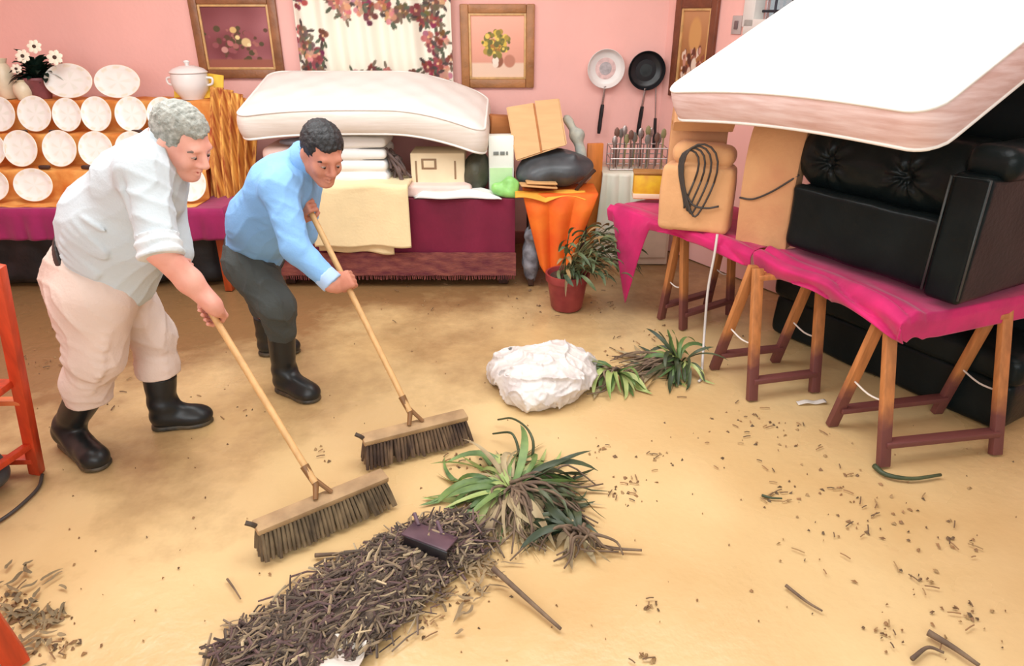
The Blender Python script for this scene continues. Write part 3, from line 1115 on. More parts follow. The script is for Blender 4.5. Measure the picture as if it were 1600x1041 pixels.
def mattress(name, label, f, lx, ly, th, m_top, m_side, side_bulge=0.02, nu=60, nv=30, grp=None, parts=True):
    """f(u, v, w) -> 3-D; w in [0, 1] is the height through the mattress"""
    def ring(u0):
        return u0
    us = np.linspace(0, 1, nu)
    vs = np.linspace(0, 1, nv)
    # rounded-rectangle plan
    def plan(u, v):
        rr = 0.10
        x, y = u * lx, v * ly
        cx, cy = np.clip(x, rr, lx - rr), np.clip(y, rr, ly - rr)
        dx, dy = x - cx, y - cy
        m = np.maximum(np.abs(dx), np.abs(dy))
        q = np.hypot(dx, dy) + 1e-9
        return cx + dx * np.where(q > 1e-6, m / q, 1), cy + dy * np.where(q > 1e-6, m / q, 1)
    uu, vv = np.meshgrid(us, vs, indexing='ij')
    px_, py_ = plan(uu, vv)
    faces = {}
    root = None
    edge = np.minimum.reduce([uu * lx, (1 - uu) * lx, vv * ly, (1 - vv) * ly])
    puff = 0.018 * np.clip(edge / 0.06, 0, 1) ** 0.5
    top = f(px_ / lx, py_ / ly, np.ones_like(uu)) + (puff * (1 + 0.3 * np.sin(px_ * 22) * np.sin(py_ * 22)))[..., None] * NORM
    bot = f(px_ / lx, py_ / ly, np.zeros_like(uu)) - (puff * 0.3)[..., None] * NORM
    ix = lambda i, j: i * nv + j
    Ft = [(ix(i, j), ix(i + 1, j), ix(i + 1, j + 1), ix(i, j + 1)) for i in range(nu - 1) for j in range(nv - 1)]
    loop = [(i, 0) for i in range(nu)] + [(nu - 1, j) for j in range(1, nv)] + [(i, nv - 1) for i in range(nu - 2, -1, -1)] + [(0, j) for j in range(nv - 2, 0, -1)]
    cen = f(np.array(0.5), np.array(0.5), np.array(0.5))
    ws = np.linspace(0, 1, 9)
    S = []
    for w in ws:
        for (i, j) in loop:
            p = f(px_[i, j] / lx, py_[i, j] / ly, w)
            d = p - cen
            d = d - NORM * np.dot(d, NORM)
            S.append(p + nrm(d) * side_bulge * math.sin(w * PI) ** 0.6)
    n = len(loop)
    Fs = [(a * n + k, a * n + (k + 1) % n, (a + 1) * n + (k + 1) % n, (a + 1) * n + k) for a in range(8) for k in range(n)]
    if parts:
        lo_ = np.concatenate([top.reshape(-1, 3), bot.reshape(-1, 3)])
        t = thing(name, (lo_[:, 0].mean(), lo_[:, 1].mean(), lo_[:, 2].min()), label, 'mattress', grp)
        obj('top_panel', (top.reshape(-1, 3), Ft), m_top, t, sharp=None)
        obj('bottom_panel', (bot.reshape(-1, 3), [q[::-1] for q in Ft]), m_top, t, sharp=None)
        obj('border', (np.array(S), Fs), m_side, t, sharp=None)
        pip = []
        for w in (0.0, 1.0):
            pts = [f(px_[i, j] / lx, py_[i, j] / ly, w) for (i, j) in loop]
            pip.append(tube(np.array(pts + pts[:2]), 0.008, 6, caps=False))
        obj('piping', join(pip), m_top, t, sharp=None)
        return t


NORM = nrm(A(0, -0.25, 1))
M0 = A(-1.72, 4.42, 1.00)


def bed_matt(u, v, w):
    x = M0[0] + 1.55 * u
    y = M0[1] + 0.82 * v
    drop = 0.12 * np.clip((u - 0.62) / 0.38, 0, 1) ** 1.8 + 0.025 * (1 - np.clip(u / 0.3, 0, 1)) ** 2 * (1 - v)
    z = M0[2] + 0.18 * v - drop - 0.05 * v * np.clip((u - 0.6) / 0.4, 0, 1) + 0.02 * np.sin(u * PI) * (1 - v)
    p = np.stack([x + 0 * w, y + 0 * w, z + 0 * w], -1)
    return p + np.asarray(w)[..., None] * 0.155 * NORM


mattress('mattress', 'white single mattress lying on top of the bedding piled on the wine red bed', bed_matt, 1.55, 0.82, 0.155, white_tick, side_tick, grp='white mattresses')

# things between the bed and the mattress
ZB = BZ + 0.008
linen = mat('white_linen', (238, 236, 234), 0.85, 0.04, 5, bump=0.15, bscale=14)
cream_blanket = mat('cream_blanket', (246, 224, 176), 0.9, 0.07, 4, bump=0.12, bscale=60, sheen=0.2)
grey_cloth = mat('grey_cloth', (128, 126, 136), 0.85, 0.15, 6, bump=0.2)
rosy_cloth = mat('pale_rose_cloth', (236, 206, 196), 0.85, 0.06, 5, bump=0.2, bscale=12)


def pile_block(c, size, m, name, label, cat, layers=3, group=None, wave=0.006):
    """a folded stack: rounded layers with a folded front edge"""
    pr = []
    z0 = c[2]
    hh = size[2] / layers
    for i in range(layers):
        pr.append(bx((c[0] + RNG.normal(0, 0.006), c[1], z0 + hh * (i + 0.5)), (size[0] / 2, size[1] / 2, hh * 0.49), hh * 0.40, 0.006))
    V, F = blob(pr, 0.012, lambda X, d: d + wave * wob(X, 9, 0.5) * (X[:, 2] > z0 + 0.01))
    return tag(obj(name, (V, F), m, sharp=None), label, cat, group)


x0, x1 = P(500, 250, 4.6)[0], P(608, 250, 4.6)[0]
pile_block(((x0 + x1) / 2, 4.66, ZB + 0.085), (x1 - x0, 0.36, 0.295), linen, 'folded_linen', 'stack of folded white linen under the mattress, behind the younger man\'s face', 'linen', 4)
pile_block((-0.93, 4.70, ZB), (1.34, 0.5, 0.078), rosy_cloth, 'folded_quilt', 'flat folded pale quilt lying on the bed beneath the white linen', 'quilt', 2)
pile_block((-1.42, 4.66, ZB + 0.085), (0.42, 0.38, 0.24), rosy_cloth, 'pillow_stack', 'pale rose bedding pile under the left end of the mattress behind the blue shirt', 'bedding', 2)
V, F = blob([el((-1.30, 4.50, ZB + 0.35), (0.20, 0.06, 0.028)), el((-1.22, 4.52, ZB + 0.345), (0.14, 0.05, 0.03), 0.04)], 0.008)
tag(obj('grey_cloth', (V, F), grey_cloth, sharp=None), 'rolled grey cloth tucked under the mattress above the rose bedding', 'cloth')


# cream blankets hanging over the front
def blanket_fn(xa, xb, off, zb, zt=ZB + 0.09, droop=0.02):
    def fn(u, v):
        # v 0 bottom of the front drop .. 0.72 edge .. 1 on top
        s = v * (0.30 + (zt - zb))
        drop = (zt - zb)
        y = np.where(s < drop, BY0 - 0.03 - off, BY0 - 0.03 - off + (s - drop))
        z = np.where(s < drop, zb + s, zt + off * 0.6)
        k = np.clip((drop - s) / 0.06 + 0.5, 0, 1)
        x = xa + (xb - xa) * u
        y = y - 0.012 * np.sin(u * 9) * k + 0.010 * (1 - k) * 0
        z = z - droop * u * (1 - v) + 0.006 * np.sin(u * 12)
        return x, y, z
    return fn


for i, (pa, pb, off, zb, drp) in enumerate(((492, 612, 0.0, 0.262, 0.02), (488, 641, 0.034, 0.30, 0.0))):
    xa, xb = P(pa, 340, 4.38)[0], P(pb, 340, 4.38)[0]
    tag(obj('blanket', sheet(blanket_fn(xa, xb, off, zb, droop=drp), 50, 50, 0.02), cream_blanket, sharp=None),
        ['lower cream blanket, its hem showing below the other, hanging over the bed front', 'upper cream blanket folded over the front of the wine red bed'][i], 'blanket', 'cream blankets over the bed front')

# tangled dark straps, clock-like cream cartons, cream carton
x = P(620, 260, 4.6)[0]
straps = []
for i in range(9):
    p0 = A(x + RNG.uniform(-0.07, 0.02), 4.50 + RNG.uniform(0, 0.1), ZB + 0.30 - RNG.uniform(0, 0.06))
    p1 = p0 + A(RNG.uniform(0.02, 0.12), RNG.uniform(-0.03, 0.03), -RNG.uniform(0.05, 0.12))
    p2 = p1 + A(RNG.uniform(-0.08, 0.08), RNG.uniform(-0.03, 0.03), -RNG.uniform(0.03, 0.08))
    p2[2] = max(p2[2], ZB + 0.012)
    straps.append(tube(curve([p0, p1, p2], 14), 0.011, 6))
straps.append(tube(curve([(x - 0.06, 4.56, ZB + 0.30), (x + 0.02, 4.52, ZB + 0.16), (x + 0.07, 4.50, ZB + 0.012)], 14), 0.014, 6))
tag(obj('strap_tangle', join(straps), mat('grey_brown_straps', (96, 78, 74), 0.6, 0.4, 20), sharp=None), 'tangle of dark grey straps between the white linen and the cream carton', 'straps')
carton_cream = mat('cream_carton', (240, 222, 186), 0.7, 0.06, 6)
xa, xb = P(641, 250, 4.55)[0], P(726, 250, 4.55)[0]
ct = thing('carton', ((xa + xb) / 2, 4.68, ZB), 'cream carton with small printed squares standing on the bed under the mattress', 'carton')
obj('body', box(((xa + xb) / 2, 4.68, ZB + 0.135), (xb - xa, 0.26, 0.27), bevel=0.008), carton_cream, ct)
brn = mat('brown_print', (150, 122, 92), 0.7, 0.1)
for (u, w, z, hh) in ((0.34, 0.10, 0.20, 0.07), (0.50, 0.03, 0.06, 0.03), (0.62, 0.03, 0.06, 0.03), (0.82, 0.012, 0.16, 0.12), (0.10, 0.012, 0.14, 0.16)):
    obj('printed_mark', box((xa + (xb - xa) * u, 4.5485, ZB + z), (w, 0.003, hh), bevel=0.001), brn, ct)
obj('printed_panel', box((xa + (xb - xa) * 0.34, 4.547, ZB + 0.20), (0.07, 0.003, 0.045), bevel=0.001), carton_cream, ct)
V, F = blob([el((P(743, 250, 4.6)[0], 4.6, ZB + 0.12), (0.085, 0.12, 0.12)), el((P(748, 250, 4.6)[0], 4.62, ZB + 0.2), (0.06, 0.09, 0.07), 0.05)], 0.012, lambda X, d: np.maximum(d + 0.01 * wob(X, 22), ZB - X[:, 2]))
tag(obj('dark_bundle', (V, F), mat('dark_green_bag', (66, 66, 52), 0.6, 0.3, 12, bump=0.3), sharp=None), 'dark green bundle on the bed between the cream carton and the white and green carton', 'bag')


def rumple(xa, xb, y0, y1, z, h, m, name, label, cat, seed, parent=None, dz=None):
    def fn(u, v):
        x = xa + (xb - xa) * u
        y = y0 + (y1 - y0) * v
        X = np.stack([x.ravel(), y.ravel(), 0 * x.ravel()], 1)
        e = np.clip(np.minimum.reduce([u, 1 - u, v, 1 - v]) * 8, 0, 1)
        zz = z + 0.006 + h * e * (0.65 + 0.35 * wob(X, 12, seed).reshape(u.shape)) + (dz(u, v) if dz else 0)
        return x + 0.01 * np.sin(9 * v + seed), y + 0.012 * np.sin(11 * u + seed), zz
    return tag(obj(name, sheet(fn, 50, 30, 0.006), m, sharp=None), label, cat)


rumple(P(646, 300, 4.45)[0], P(782, 300, 4.45)[0], 4.40, 4.54, ZB, 0.06, linen, 'white_sheet', 'crumpled white sheet along the bed front edge beside the cream blanket', 'sheet', 1.0)

# white and green carton + green bag, on the bed corner
xg = P(782, 240, 4.5)[0]
gc = thing('carton', (xg, 4.60, ZB + 0.0), 'white and green carton with a grey printed line beside the open brown box', 'carton')
obj('body', box((xg, 4.60, ZB + 0.19), (0.165, 0.10, 0.38), rotz(0.1), 0.006), mat('white_carton', (240, 244, 236), 0.6, 0.03), gc)
obj('green_panel', box((xg + 0.002, 4.546, ZB + 0.09), (0.15, 0.006, 0.17), rotz(0.1), 0.002), mat('pale_green_print', (196, 232, 176), 0.6, 0.1), gc)
pr = mat('grey_print', (128, 134, 130), 0.6, 0.1)
for dx, w in ((-0.03, 0.035), (0.012, 0.03), (0.042, 0.012)):
    obj('printed_line', box((xg + dx, 4.545 + dx * 0.1, ZB + 0.27), (w, 0.004, 0.022), rotz(0.1), 0.001), pr, gc)
V, F = blob([el((P(790, 285, 4.44)[0], 4.47, ZB + 0.05), (0.08, 0.05, 0.05)), el((P(798, 280, 4.44)[0], 4.46, ZB + 0.08), (0.05, 0.04, 0.06), 0.04), rc((P(775, 285, 4.44)[0], 4.46, ZB + 0.06), (P(806, 285, 4.44)[0], 4.45, ZB + 0.02), 0.03, 0.02, 0.03)], 0.008, lambda X, d: np.maximum(d + 0.006 * wob(X, 40), ZB - X[:, 2]))
tag(obj('plastic_bag', (V, F), mat('green_plastic', (150, 216, 120), 0.35, 0.2, 12), sharp=None), 'green plastic bag on the bed corner in front of the white and green carton', 'bag')

# ================================================================== SIDE TABLE WITH ORANGE CLOTH, BOXES, POT
QX0, QX1, QY0, QY1, QZ = 0.09, 0.52, 4.40, 5.05, 0.64
q = thing('side_table', ((QX0 + QX1) / 2, (QY0 + QY1) / 2, 0), 'small table under an orange cloth between the bed and the white draped cabinet', 'table')
obj('tabletop', box(((QX0 + QX1) / 2, (QY0 + QY1) / 2, QZ - 0.02), (QX1 - QX0, QY1 - QY0, 0.035)), dark_wood, q)
for x in (QX0 + 0.04, QX1 - 0.04):
    for y in (QY0 + 0.04, QY1 - 0.04):
        obj('leg', bar((x, y, 0), (x, y, QZ - 0.035), 0.04, 0.04), dark_wood, q)
orange_plain = mat('orange_cloth', (226, 84, 16), 0.75, scale=5, col2=(240, 122, 30), bump=0.1)


def orange_fn(u, v):
    top = 0.30
    fall = 0.46
    s = v * (top + fall)
    f = np.clip(s - top, 0, None)
    x = QX0 - 0.02 + (QX1 - QX0 + 0.06) * u
    k = f / fall
    # gathers towards a point as it falls
    x = x * (1 - 0.60 * k) + 0.60 * k * (0.27) + 0.0
    y = np.where(s < top, QY0 + top - s - 0.012, QY0 - 0.014 - 0.035 * np.abs(np.sin(u * 9)) * np.clip(k * 5, 0, 1) - 0.02 * k)
    z = np.where(s < top, QZ + 0.004, QZ + 0.004 - f - 0.10 * k * np.sin(u * PI))
    z = z - 0.025 * np.abs(u - 0.5) * k
    return x, y, z


tag(obj('orange_cloth', sheet(orange_fn, 70, 60, 0.004), orange_plain, sharp=None), 'bright orange cloth hanging down in a gathered point behind the potted plant', 'cloth')
yc = tag(obj('yellow_cloth', sheet(lambda u, v: (0.02 + 0.46 * u, 4.36 + 0.11 * v - 0.02 * np.sin(6 * u), QZ + 0.012 + 0.035 * np.abs(np.sin(u * 5 + 1)) * (1 - v) - 0.05 * (1 - v) ** 2), 50, 14, 0.006), mat('golden_cloth', (240, 170, 60), 0.8, 0.15, 8, bump=0.15), sharp=None), 'golden cloth bunched over the front edge of the small orange table', 'cloth')

card = mat('brown_cardboard', (216, 172, 122), 0.8, 0.07, 5, stretch=(1, 1, 6), bump=0.05)
card_d = mat('dark_cardboard', (176, 112, 62), 0.8, 0.1, 5, stretch=(1, 1, 6))
grey_bag = mat('grey_black_bag', (72, 76, 80), 0.4, 0.35, 7, bump=0.25, bscale=12)
# flat items stacked on the table: bowl-like dark bag, cardboard box with open flap above it
V, F = blob([el((0.30, 4.62, QZ + 0.13), (0.24, 0.20, 0.115)), el((0.16, 4.60, QZ + 0.09), (0.14, 0.17, 0.075), 0.05), rc((0.10, 4.56, QZ + 0.05), (0.40, 4.52, QZ + 0.22), 0.03, 0.025, 0.03)], 0.012, lambda X, d: np.maximum(d + 0.010 * wob(X, 16, 1.5), QZ + 0.012 - X[:, 2]))
tag(obj('dark_bag', (V, F), grey_bag, sharp=None), 'rounded grey black bag under the open brown box on the orange table', 'bag')
tag(obj('folded_board', join([box((0.17, 4.42, QZ + 0.055), (0.24, 0.10, 0.012), rotz(0.15) @ roty(0.10)), box((0.19, 4.42, QZ + 0.075), (0.20, 0.09, 0.012), rotz(0.1) @ roty(0.05))]), mat('tan_board', (214, 164, 108), 0.7, 0.1)), 'flat tan boards lying under the grey black bag at the table edge', 'board')
cb = thing('cardboard_box', (0.20, 4.78, QZ + 0.23), 'open brown cardboard box with a raised flap on top of the grey black bag', 'box')
a, b, c_, d_ = P(793, 168, 4.66), P(872, 155, 4.66), P(884, 225, 4.52), P(808, 250, 4.52)


def flap(p00, p10, p11, p01, th=0.006):
    return sheet(lambda u, v: tuple(p00[k] * (1 - u) * (1 - v) + p10[k] * u * (1 - v) + p11[k] * u * v + p01[k] * (1 - u) * v for k in range(3)), 6, 6, th)


mid_t, mid_b = a * 0.48 + b * 0.52, d_ * 0.5 + c_ * 0.5
obj('front_panel', flap(a, mid_t, mid_b, d_, 0.008), card, cb)
obj('flap', flap(mid_t + A(0.006, 0.004, 0.012), b, c_ + A(0, 0, -0.01), mid_b + A(0.004, 0.006, 0.004), 0.008), card, cb)
obj('tape_strip', bar(mid_t + A(0, -0.012, 0), mid_b + A(0, -0.012, 0), 0.012, 0.004, up=(0, 1, 0.3)), card_d, cb)
back_ = A(0, 0.24, -0.04)
obj('side_panel', join([flap(a, d_, d_ + back_, a + back_, 0.008), flap(b, b + back_, c_ + back_, c_, 0.008), flap(d_, c_, c_ + back_, d_ + back_, 0.008)]), card, cb)
e0, e1 = P(764, 190, 4.82), P(800, 178, 4.80)
tag(obj('cardboard_box', box(P(784, 205, 4.86) + A(0, 0.02, 0), (0.20, 0.16, 0.20), rotz(0.3) @ roty(0.1), 0.006), card_d), 'darker brown box peeping out behind the white and green carton', 'box')
# dark and grey oddments right of the box
V, F = blob([rc((0.43, 4.70, QZ + 0.33), (0.50, 4.66, QZ + 0.08), 0.035, 0.03), rc((0.37, 4.74, QZ + 0.42), (0.44, 4.70, QZ + 0.33), 0.03, 0.035, 0.04), el((0.48, 4.70, QZ + 0.07), (0.06, 0.08, 0.07), 0.03)], 0.010, lambda X, d: np.maximum(d + 0.01 * wob(X, 30), QZ + 0.012 - X[:, 2]))
tag(obj('crumpled_cloth', (V, F), mat('blue_grey_cloth', (156, 164, 160), 0.8, scale=12, col2=(206, 204, 186), bump=0.2), sharp=None), 'blue grey crumpled cloth standing right of the open brown box', 'cloth')
tag(obj('stick', tube([(0.42, 4.46, QZ + 0.014), (0.46, 4.42, QZ + 0.08), (0.53, 4.40, QZ + 0.16)], 0.012, 6), dark_wood), 'dark stick leaning on the right edge of the small orange table', 'stick')
# under / beside: grey bundle and boot-like dark bag on floor between bed and orange cloth
V, F = blob([el((0.14, 4.46, 0.36), (0.055, 0.08, 0.06)), el((0.13, 4.48, 0.18), (0.06, 0.09, 0.18), 0.04)], 0.010, lambda X, d: np.maximum(d + 0.006 * wob(X, 40), 0.001 - X[:, 2]))
tag(obj('rolled_bundle', (V, F), mat('blue_white_bundle', (70, 66, 72), 0.7, scale=14, col2=(150, 150, 158)), sharp=None), 'grey bundle standing on the floor in the gap beside the wine red bed', 'bundle')

# orange board standing upright
bo = P(927, 290, 4.92)
tag(obj('wooden_board', box((bo[0], 4.92, 0.44), (0.115, 0.03, 0.88), rotz(0.15)), mat('orange_board', (222, 132, 56), 0.5, 0.12, 6, stretch=(6, 6, 1))), 'upright orange wooden board standing between the small orange table and the white draped cabinet', 'board')

# white draped cabinet with utensils
KX0, KX1, KY0, KY1, KZ = 0.67, 1.16, 4.86, 5.30, 0.68
kb = thing('cabinet', ((KX0 + KX1) / 2, (KY0 + KY1) / 2, 0), 'low cabinet draped with a white cloth below the hanging pans', 'cabinet')
obj('body', box(((KX0 + KX1) / 2, (KY0 + KY1) / 2, KZ / 2), (KX1 - KX0, KY1 - KY0, KZ), bevel=0.008), mat('pale_cabinet', (214, 186, 164), 0.6, 0.1), kb)
obj('door', box((KX0 + 0.25, KY0 - 0.008, 0.34), (0.44, 0.016, 0.56), bevel=0.004), mat('pale_cabinet', (214, 186, 164)), kb)
tag(obj('white_cloth', sheet(lambda u, v: (KX0 - 0.02 + 0.30 * u - 0.06 * (1 - v) * (1 - u) + 0.0, np.where(v > 0.8, KY0 - 0.026 + (v - 0.8) * 1.2, KY0 - 0.026 - 0.02 * np.abs(np.sin(u * 12 + 2 * v)) - 0.05 * (0.8 - v) * (1 - u)), np.where(v > 0.8, KZ + 0.008, 0.12 + (KZ - 0.112) * v / 0.8 - 0.05 * np.sin(u * 3) * (1 - v))), 60, 60, 0.004), mat('white_draped_cloth', (236, 230, 214), 0.8, scale=5, col2=(222, 226, 206), bump=0.2, bscale=14), sharp=None), 'white cloth hanging over the front of the low cabinet under the pans', 'cloth')
rk = thing('utensil_rack', (0.90, 5.02, KZ + 0.008), 'wire rack full of grey kitchen utensils on the white draped cabinet', 'rack')
wires = []
RX0, RX1, RY0, RY1 = 0.70, 1.10, 4.92, 5.12
RZ = KZ + 0.012
for z in (RZ + 0.005, RZ + 0.08, RZ + 0.15):
    wires.append(tube([(RX0, RY0, z), (RX1, RY0, z), (RX1, RY1, z), (RX0, RY1, z), (RX0, RY0, z)], 0.005, 6))
for x in np.linspace(RX0, RX1, 10):
    for y in (RY0, RY1):
        wires.append(tube([(x, y, RZ), (x, y, RZ + 0.15)], 0.004, 6))
obj('wire_frame', join(wires), steel, rk)
for i in range(16):
    x = RX0 + 0.03 + (RX1 - RX0 - 0.06) * i / 15
    y = RY0 + 0.03 + 0.13 * ((i * 7) % 5) / 4
    hgt = 0.17 + 0.06 * ((i * 5) % 7) / 6
    c_ = [steel, mat('brown_handle', (120, 84, 70), 0.5, 0.2), mat('grey_utensil', (132, 124, 116), 0.4, 0.2), mat('olive_utensil', (150, 140, 96), 0.5, 0.2)][i % 4]
    lx, ly = RNG.normal(0, 0.012), RNG.normal(0, 0.01)
    head = lathe([(0, -0.036), (0.014, -0.028), (0.02, -0.006), (0.016, 0.02), (0.006, 0.032), (0, 0.034)], 10)
    head = (head[0] * A(1, 0.3, 1) + A(x + lx, y + ly, RZ + hgt + 0.03), head[1])
    tag(obj('spoon', join([tube([(x, y, RZ + 0.003), (x + lx, y + ly, RZ + hgt)], 0.006, 6), head]), c_), 'kitchen spoon standing among others in the wire rack below the pans', 'utensil', 'spoons standing in the wire rack')
yb0, yb1 = P(992, 285, 4.84)[0], P(1048, 285, 4.84)[0]
tl = A((yb0 + yb1) / 2, 4.55, 0)

# wilted plant in a wine-red pot
pq = G(885, 480)
wp = thing('potted_plant', (pq[0], pq[1], 0), 'wilted plant spilling from a dark red pot on the muddy floor before the orange cloth', 'plant')
red_pot = mat('dark_red_pot', (122, 34, 44), 0.4, scale=8, col2=(160, 66, 66))
PZ = 0.235
obj('pot', lathe([(0, 0), (0.092, 0), (0.10, 0.012), (0.125, PZ - 0.05), (0.137, PZ - 0.045), (0.14, PZ), (0.128, PZ), (0.118, PZ - 0.03), (0, PZ - 0.035)], 36, None, (pq[0], pq[1], 0)), red_pot, wp)
obj('soil', lathe([(0, PZ - 0.05), (0.119, PZ - 0.05), (0.11, PZ - 0.022), (0, PZ - 0.014)], 24, None, (pq[0], pq[1], 0)), mat('dark_soil', (70, 48, 38), 0.9, 0.3, 30, bump=0.5), wp)
lv, dv, stm = [], [], []
for i in range(150):
    an = RNG.uniform(-1.2, 2.2)
    e_ = RNG.uniform(0.2, 1.25)
    d = A(math.cos(an) * math.cos(e_), -math.sin(an) * math.cos(e_) * 0.7 + 0.1, math.sin(e_))
    base = A(pq[0] + RNG.normal(0.02, 0.04), pq[1] + RNG.normal(0, 0.04), PZ - 0.02)
    tip = base + d * RNG.uniform(0.10, 0.34) + A(0.04, 0, 0)
    if i % 3 == 0:
        stm.append(tube(curve([base, base * 0.5 + tip * 0.5 + A(0, 0, 0.04), tip], 8), 0.004, 5))
    (lv if i % 4 else dv).append(blade(tip, nrm(d + A(0.3, -0.2, RNG.uniform(-0.6, 0.3))), RNG.uniform(0.08, 0.18), RNG.uniform(0.016, 0.034), 1.8, RNG.uniform(-1.5, 1.5), 6, twist=RNG.uniform(-1, 1)))
obj('leaves', join(lv), mat('grey_green_leaf', (58, 78, 56), 0.5, scale=9, col2=(112, 124, 84)), wp, sharp=None)
obj('dry_leaves', join(dv), mat('dry_leaf', (150, 120, 78), 0.6, 0.3, 12), wp, sharp=None)
obj('stems', join(stm), mat('olive_stem', (92, 92, 54), 0.6, 0.2), wp, sharp=None)

# ================================================================== RIGHT: TRESTLE TABLES WITH MAGENTA CLOTHS
HZ = 0.635
fA, fB, nC, nD = A(0.60, 4.10, HZ), A(1.21, 3.23, HZ), A(1.53, 2.41, HZ), A(2.19, 2.64, HZ)
dF, dN = nrm(fB - fA), nrm(nC - fB)
pF, pN = A(-dF[1], dF[0], 0), A(-dN[1], dN[0], 0)
leg_stain = vmat


def stained_wood():
    n = 'mud_stained_trestle_wood'
    if n in MATS:
        return MATS[n]
    m = mat(n, (190, 124, 72), 0.5, 0.2, 5, stretch=(8, 8, 1), bump=0.08, bscale=60)
    nt = m.node_tree
    b = nt.nodes['Principled BSDF']
    old = b.inputs['Base Color'].links[0].from_socket
    geo = nt.nodes.new('ShaderNodeNewGeometry')
    sx = nt.nodes.new('ShaderNodeSeparateXYZ')
    nt.links.new(geo.outputs['Position'], sx.inputs[0])
    nz = nt.nodes.new('ShaderNodeTexNoise')
    nz.inputs['Scale'].default_value = 14
    nt.links.new(geo.outputs['Position'], nz.inputs['Vector'])
    ad = nt.nodes.new('ShaderNodeMath')
    ad.operation = 'MULTIPLY_ADD'
    ad.inputs[1].default_value = 0.12
    nt.links.new(nz.outputs['Fac'], ad.inputs[0])
    nt.links.new(sx.outputs[2], ad.inputs[2])
    mr = nt.nodes.new('ShaderNodeMapRange')
    mr.inputs[1].default_value = 0.22
    mr.inputs[2].default_value = 0.32
    mr.inputs[3].default_value = 1
    mr.inputs[4].default_value = 0
    nt.links.new(ad.outputs[0], mr.inputs[0])
    mx = nt.nodes.new('ShaderNodeMix')
    mx.data_type = 'RGBA'
    mx.inputs[7].default_value = (*lin((116, 66, 62)), 1)
    nt.links.new(mr.outputs[0], mx.inputs[0])
    nt.links.new(old, mx.inputs[6])
    nt.links.new(mx.outputs[2], b.inputs['Base Color'])
    return m


twood = stained_wood()
string_m = mat('white_string', (230, 222, 214), 0.8, 0.05)


def trestle(f0, f1, b0, b1, ztop, label, sh=(0, 0)):
    """two hinged frames: feet f0,f1 in front and b0,b1 behind"""
    f0, f1, b0, b1 = [A(*p, 0.0) for p in (f0, f1, b0, b1)]
    t0, t1 = (f0 + b0) / 2 + A(*sh, ztop), (f1 + b1) / 2 + A(*sh, ztop)
    cen = (f0 + f1 + b0 + b1) / 4
    t = thing('trestle', (cen[0], cen[1], 0), label, 'trestle', 'wooden trestles under the magenta covered tables')
    ax = nrm(t1 - t0)
    ny = nrm(np.cross(ax, (0, 0, 1)))
    s = 1 if np.dot(f0 - b0, ny) > 0 else -1
    ny = ny * s
    for a, b, o in ((f0, t0, 1), (f1, t1, 1), (b0, t0, -1), (b1, t1, -1)):
        obj('leg', bar(a, b + ny * 0.018 * o, 0.05, 0.03, up=ny, bevel=0.004), twood, t)
    for a, b, o, tt_ in ((f0, f1, 1, (t0, t1)), (b0, b1, -1, (t0, t1))):
        h = 0.09 / ztop
        obj('stretcher', bar(a * (1 - h) + tt_[0] * h, b * (1 - h) + tt_[1] * h, 0.05, 0.025, bevel=0.004), twood, t)
        h = 0.93
        obj('top_rail', bar(a * (1 - h) + (tt_[0] + ny * 0.018 * o) * h, b * (1 - h) + (tt_[1] + ny * 0.018 * o) * h, 0.04, 0.025, bevel=0.004), twood, t)
    for a, b, tp in ((f0, b0, t0), (f1, b1, t1)):
        h = 0.42
        pa, pb = a * (1 - h) + tp * h, b * (1 - h) + tp * h
        mid = (pa + pb) / 2 - A(0, 0, 0.015)
        obj('string', tube(curve([pa, mid, pb], 8), 0.004, 6), string_m, t)
    return t


ZT = HZ - 0.03
trestle((1.54, 2.335), (2.06, 2.42), (1.46, 2.65), (2.0, 2.76), ZT, 'nearest wooden trestle, at the front corner of the magenta table under the black sofa', sh=(0.03, 0.06))
trestle((1.165, 2.87), (1.50, 2.95), (1.07, 3.20), (1.42, 3.28), ZT, 'wooden trestle standing below the tan foam, second from the front', sh=(0.05, 0.06))
trestle((1.02, 3.70), (1.36, 3.92), (0.92, 3.86), (1.26, 4.08), ZT, 'farthest wooden trestle, under the hanging magenta cloth tip')


def board(corners, name, label):
    bl = [np.asarray(c, float) for c in corners]
    VF = sheet(lambda u, v: tuple(bl[0][k] * (1 - u) * (1 - v) + bl[1][k] * u * (1 - v) + bl[2][k] * u * v + bl[3][k] * (1 - u) * v for k in range(3)), 4, 4, 0.025)
    return tag(obj(name, VF, wood), label, 'tabletop', 'table boards on the trestles')


WF, WN = 0.62, 0.70
far_q = [fA, fB - dF * 0.04, fB - dF * 0.04 + pF * WF * (1), fA + pF * WF]
if np.dot(pF, A(1, 0, 0)) < 0:
    pF = -pF
if np.dot(pN, A(1, 0, 0)) < 0:
    pN = -pN
ins = 0.03
board([fA + dF * ins + pF * ins, fB - dF * 0.05 + pF * ins, fB - dF * 0.05 + pF * WF, fA + dF * ins + pF * WF], 'table_board', 'table board of the far magenta covered table, under the tan foam')
nB0 = fB + dN * 0.03 + pN * 0.03
board([nB0 + pN * ins, nC + pN * ins - dN * ins, nC + pN * WN * 1.3 - dN * ins, nB0 + pN * WN * 1.3], 'table_board', 'table board of the near magenta covered table, under the black sofa')


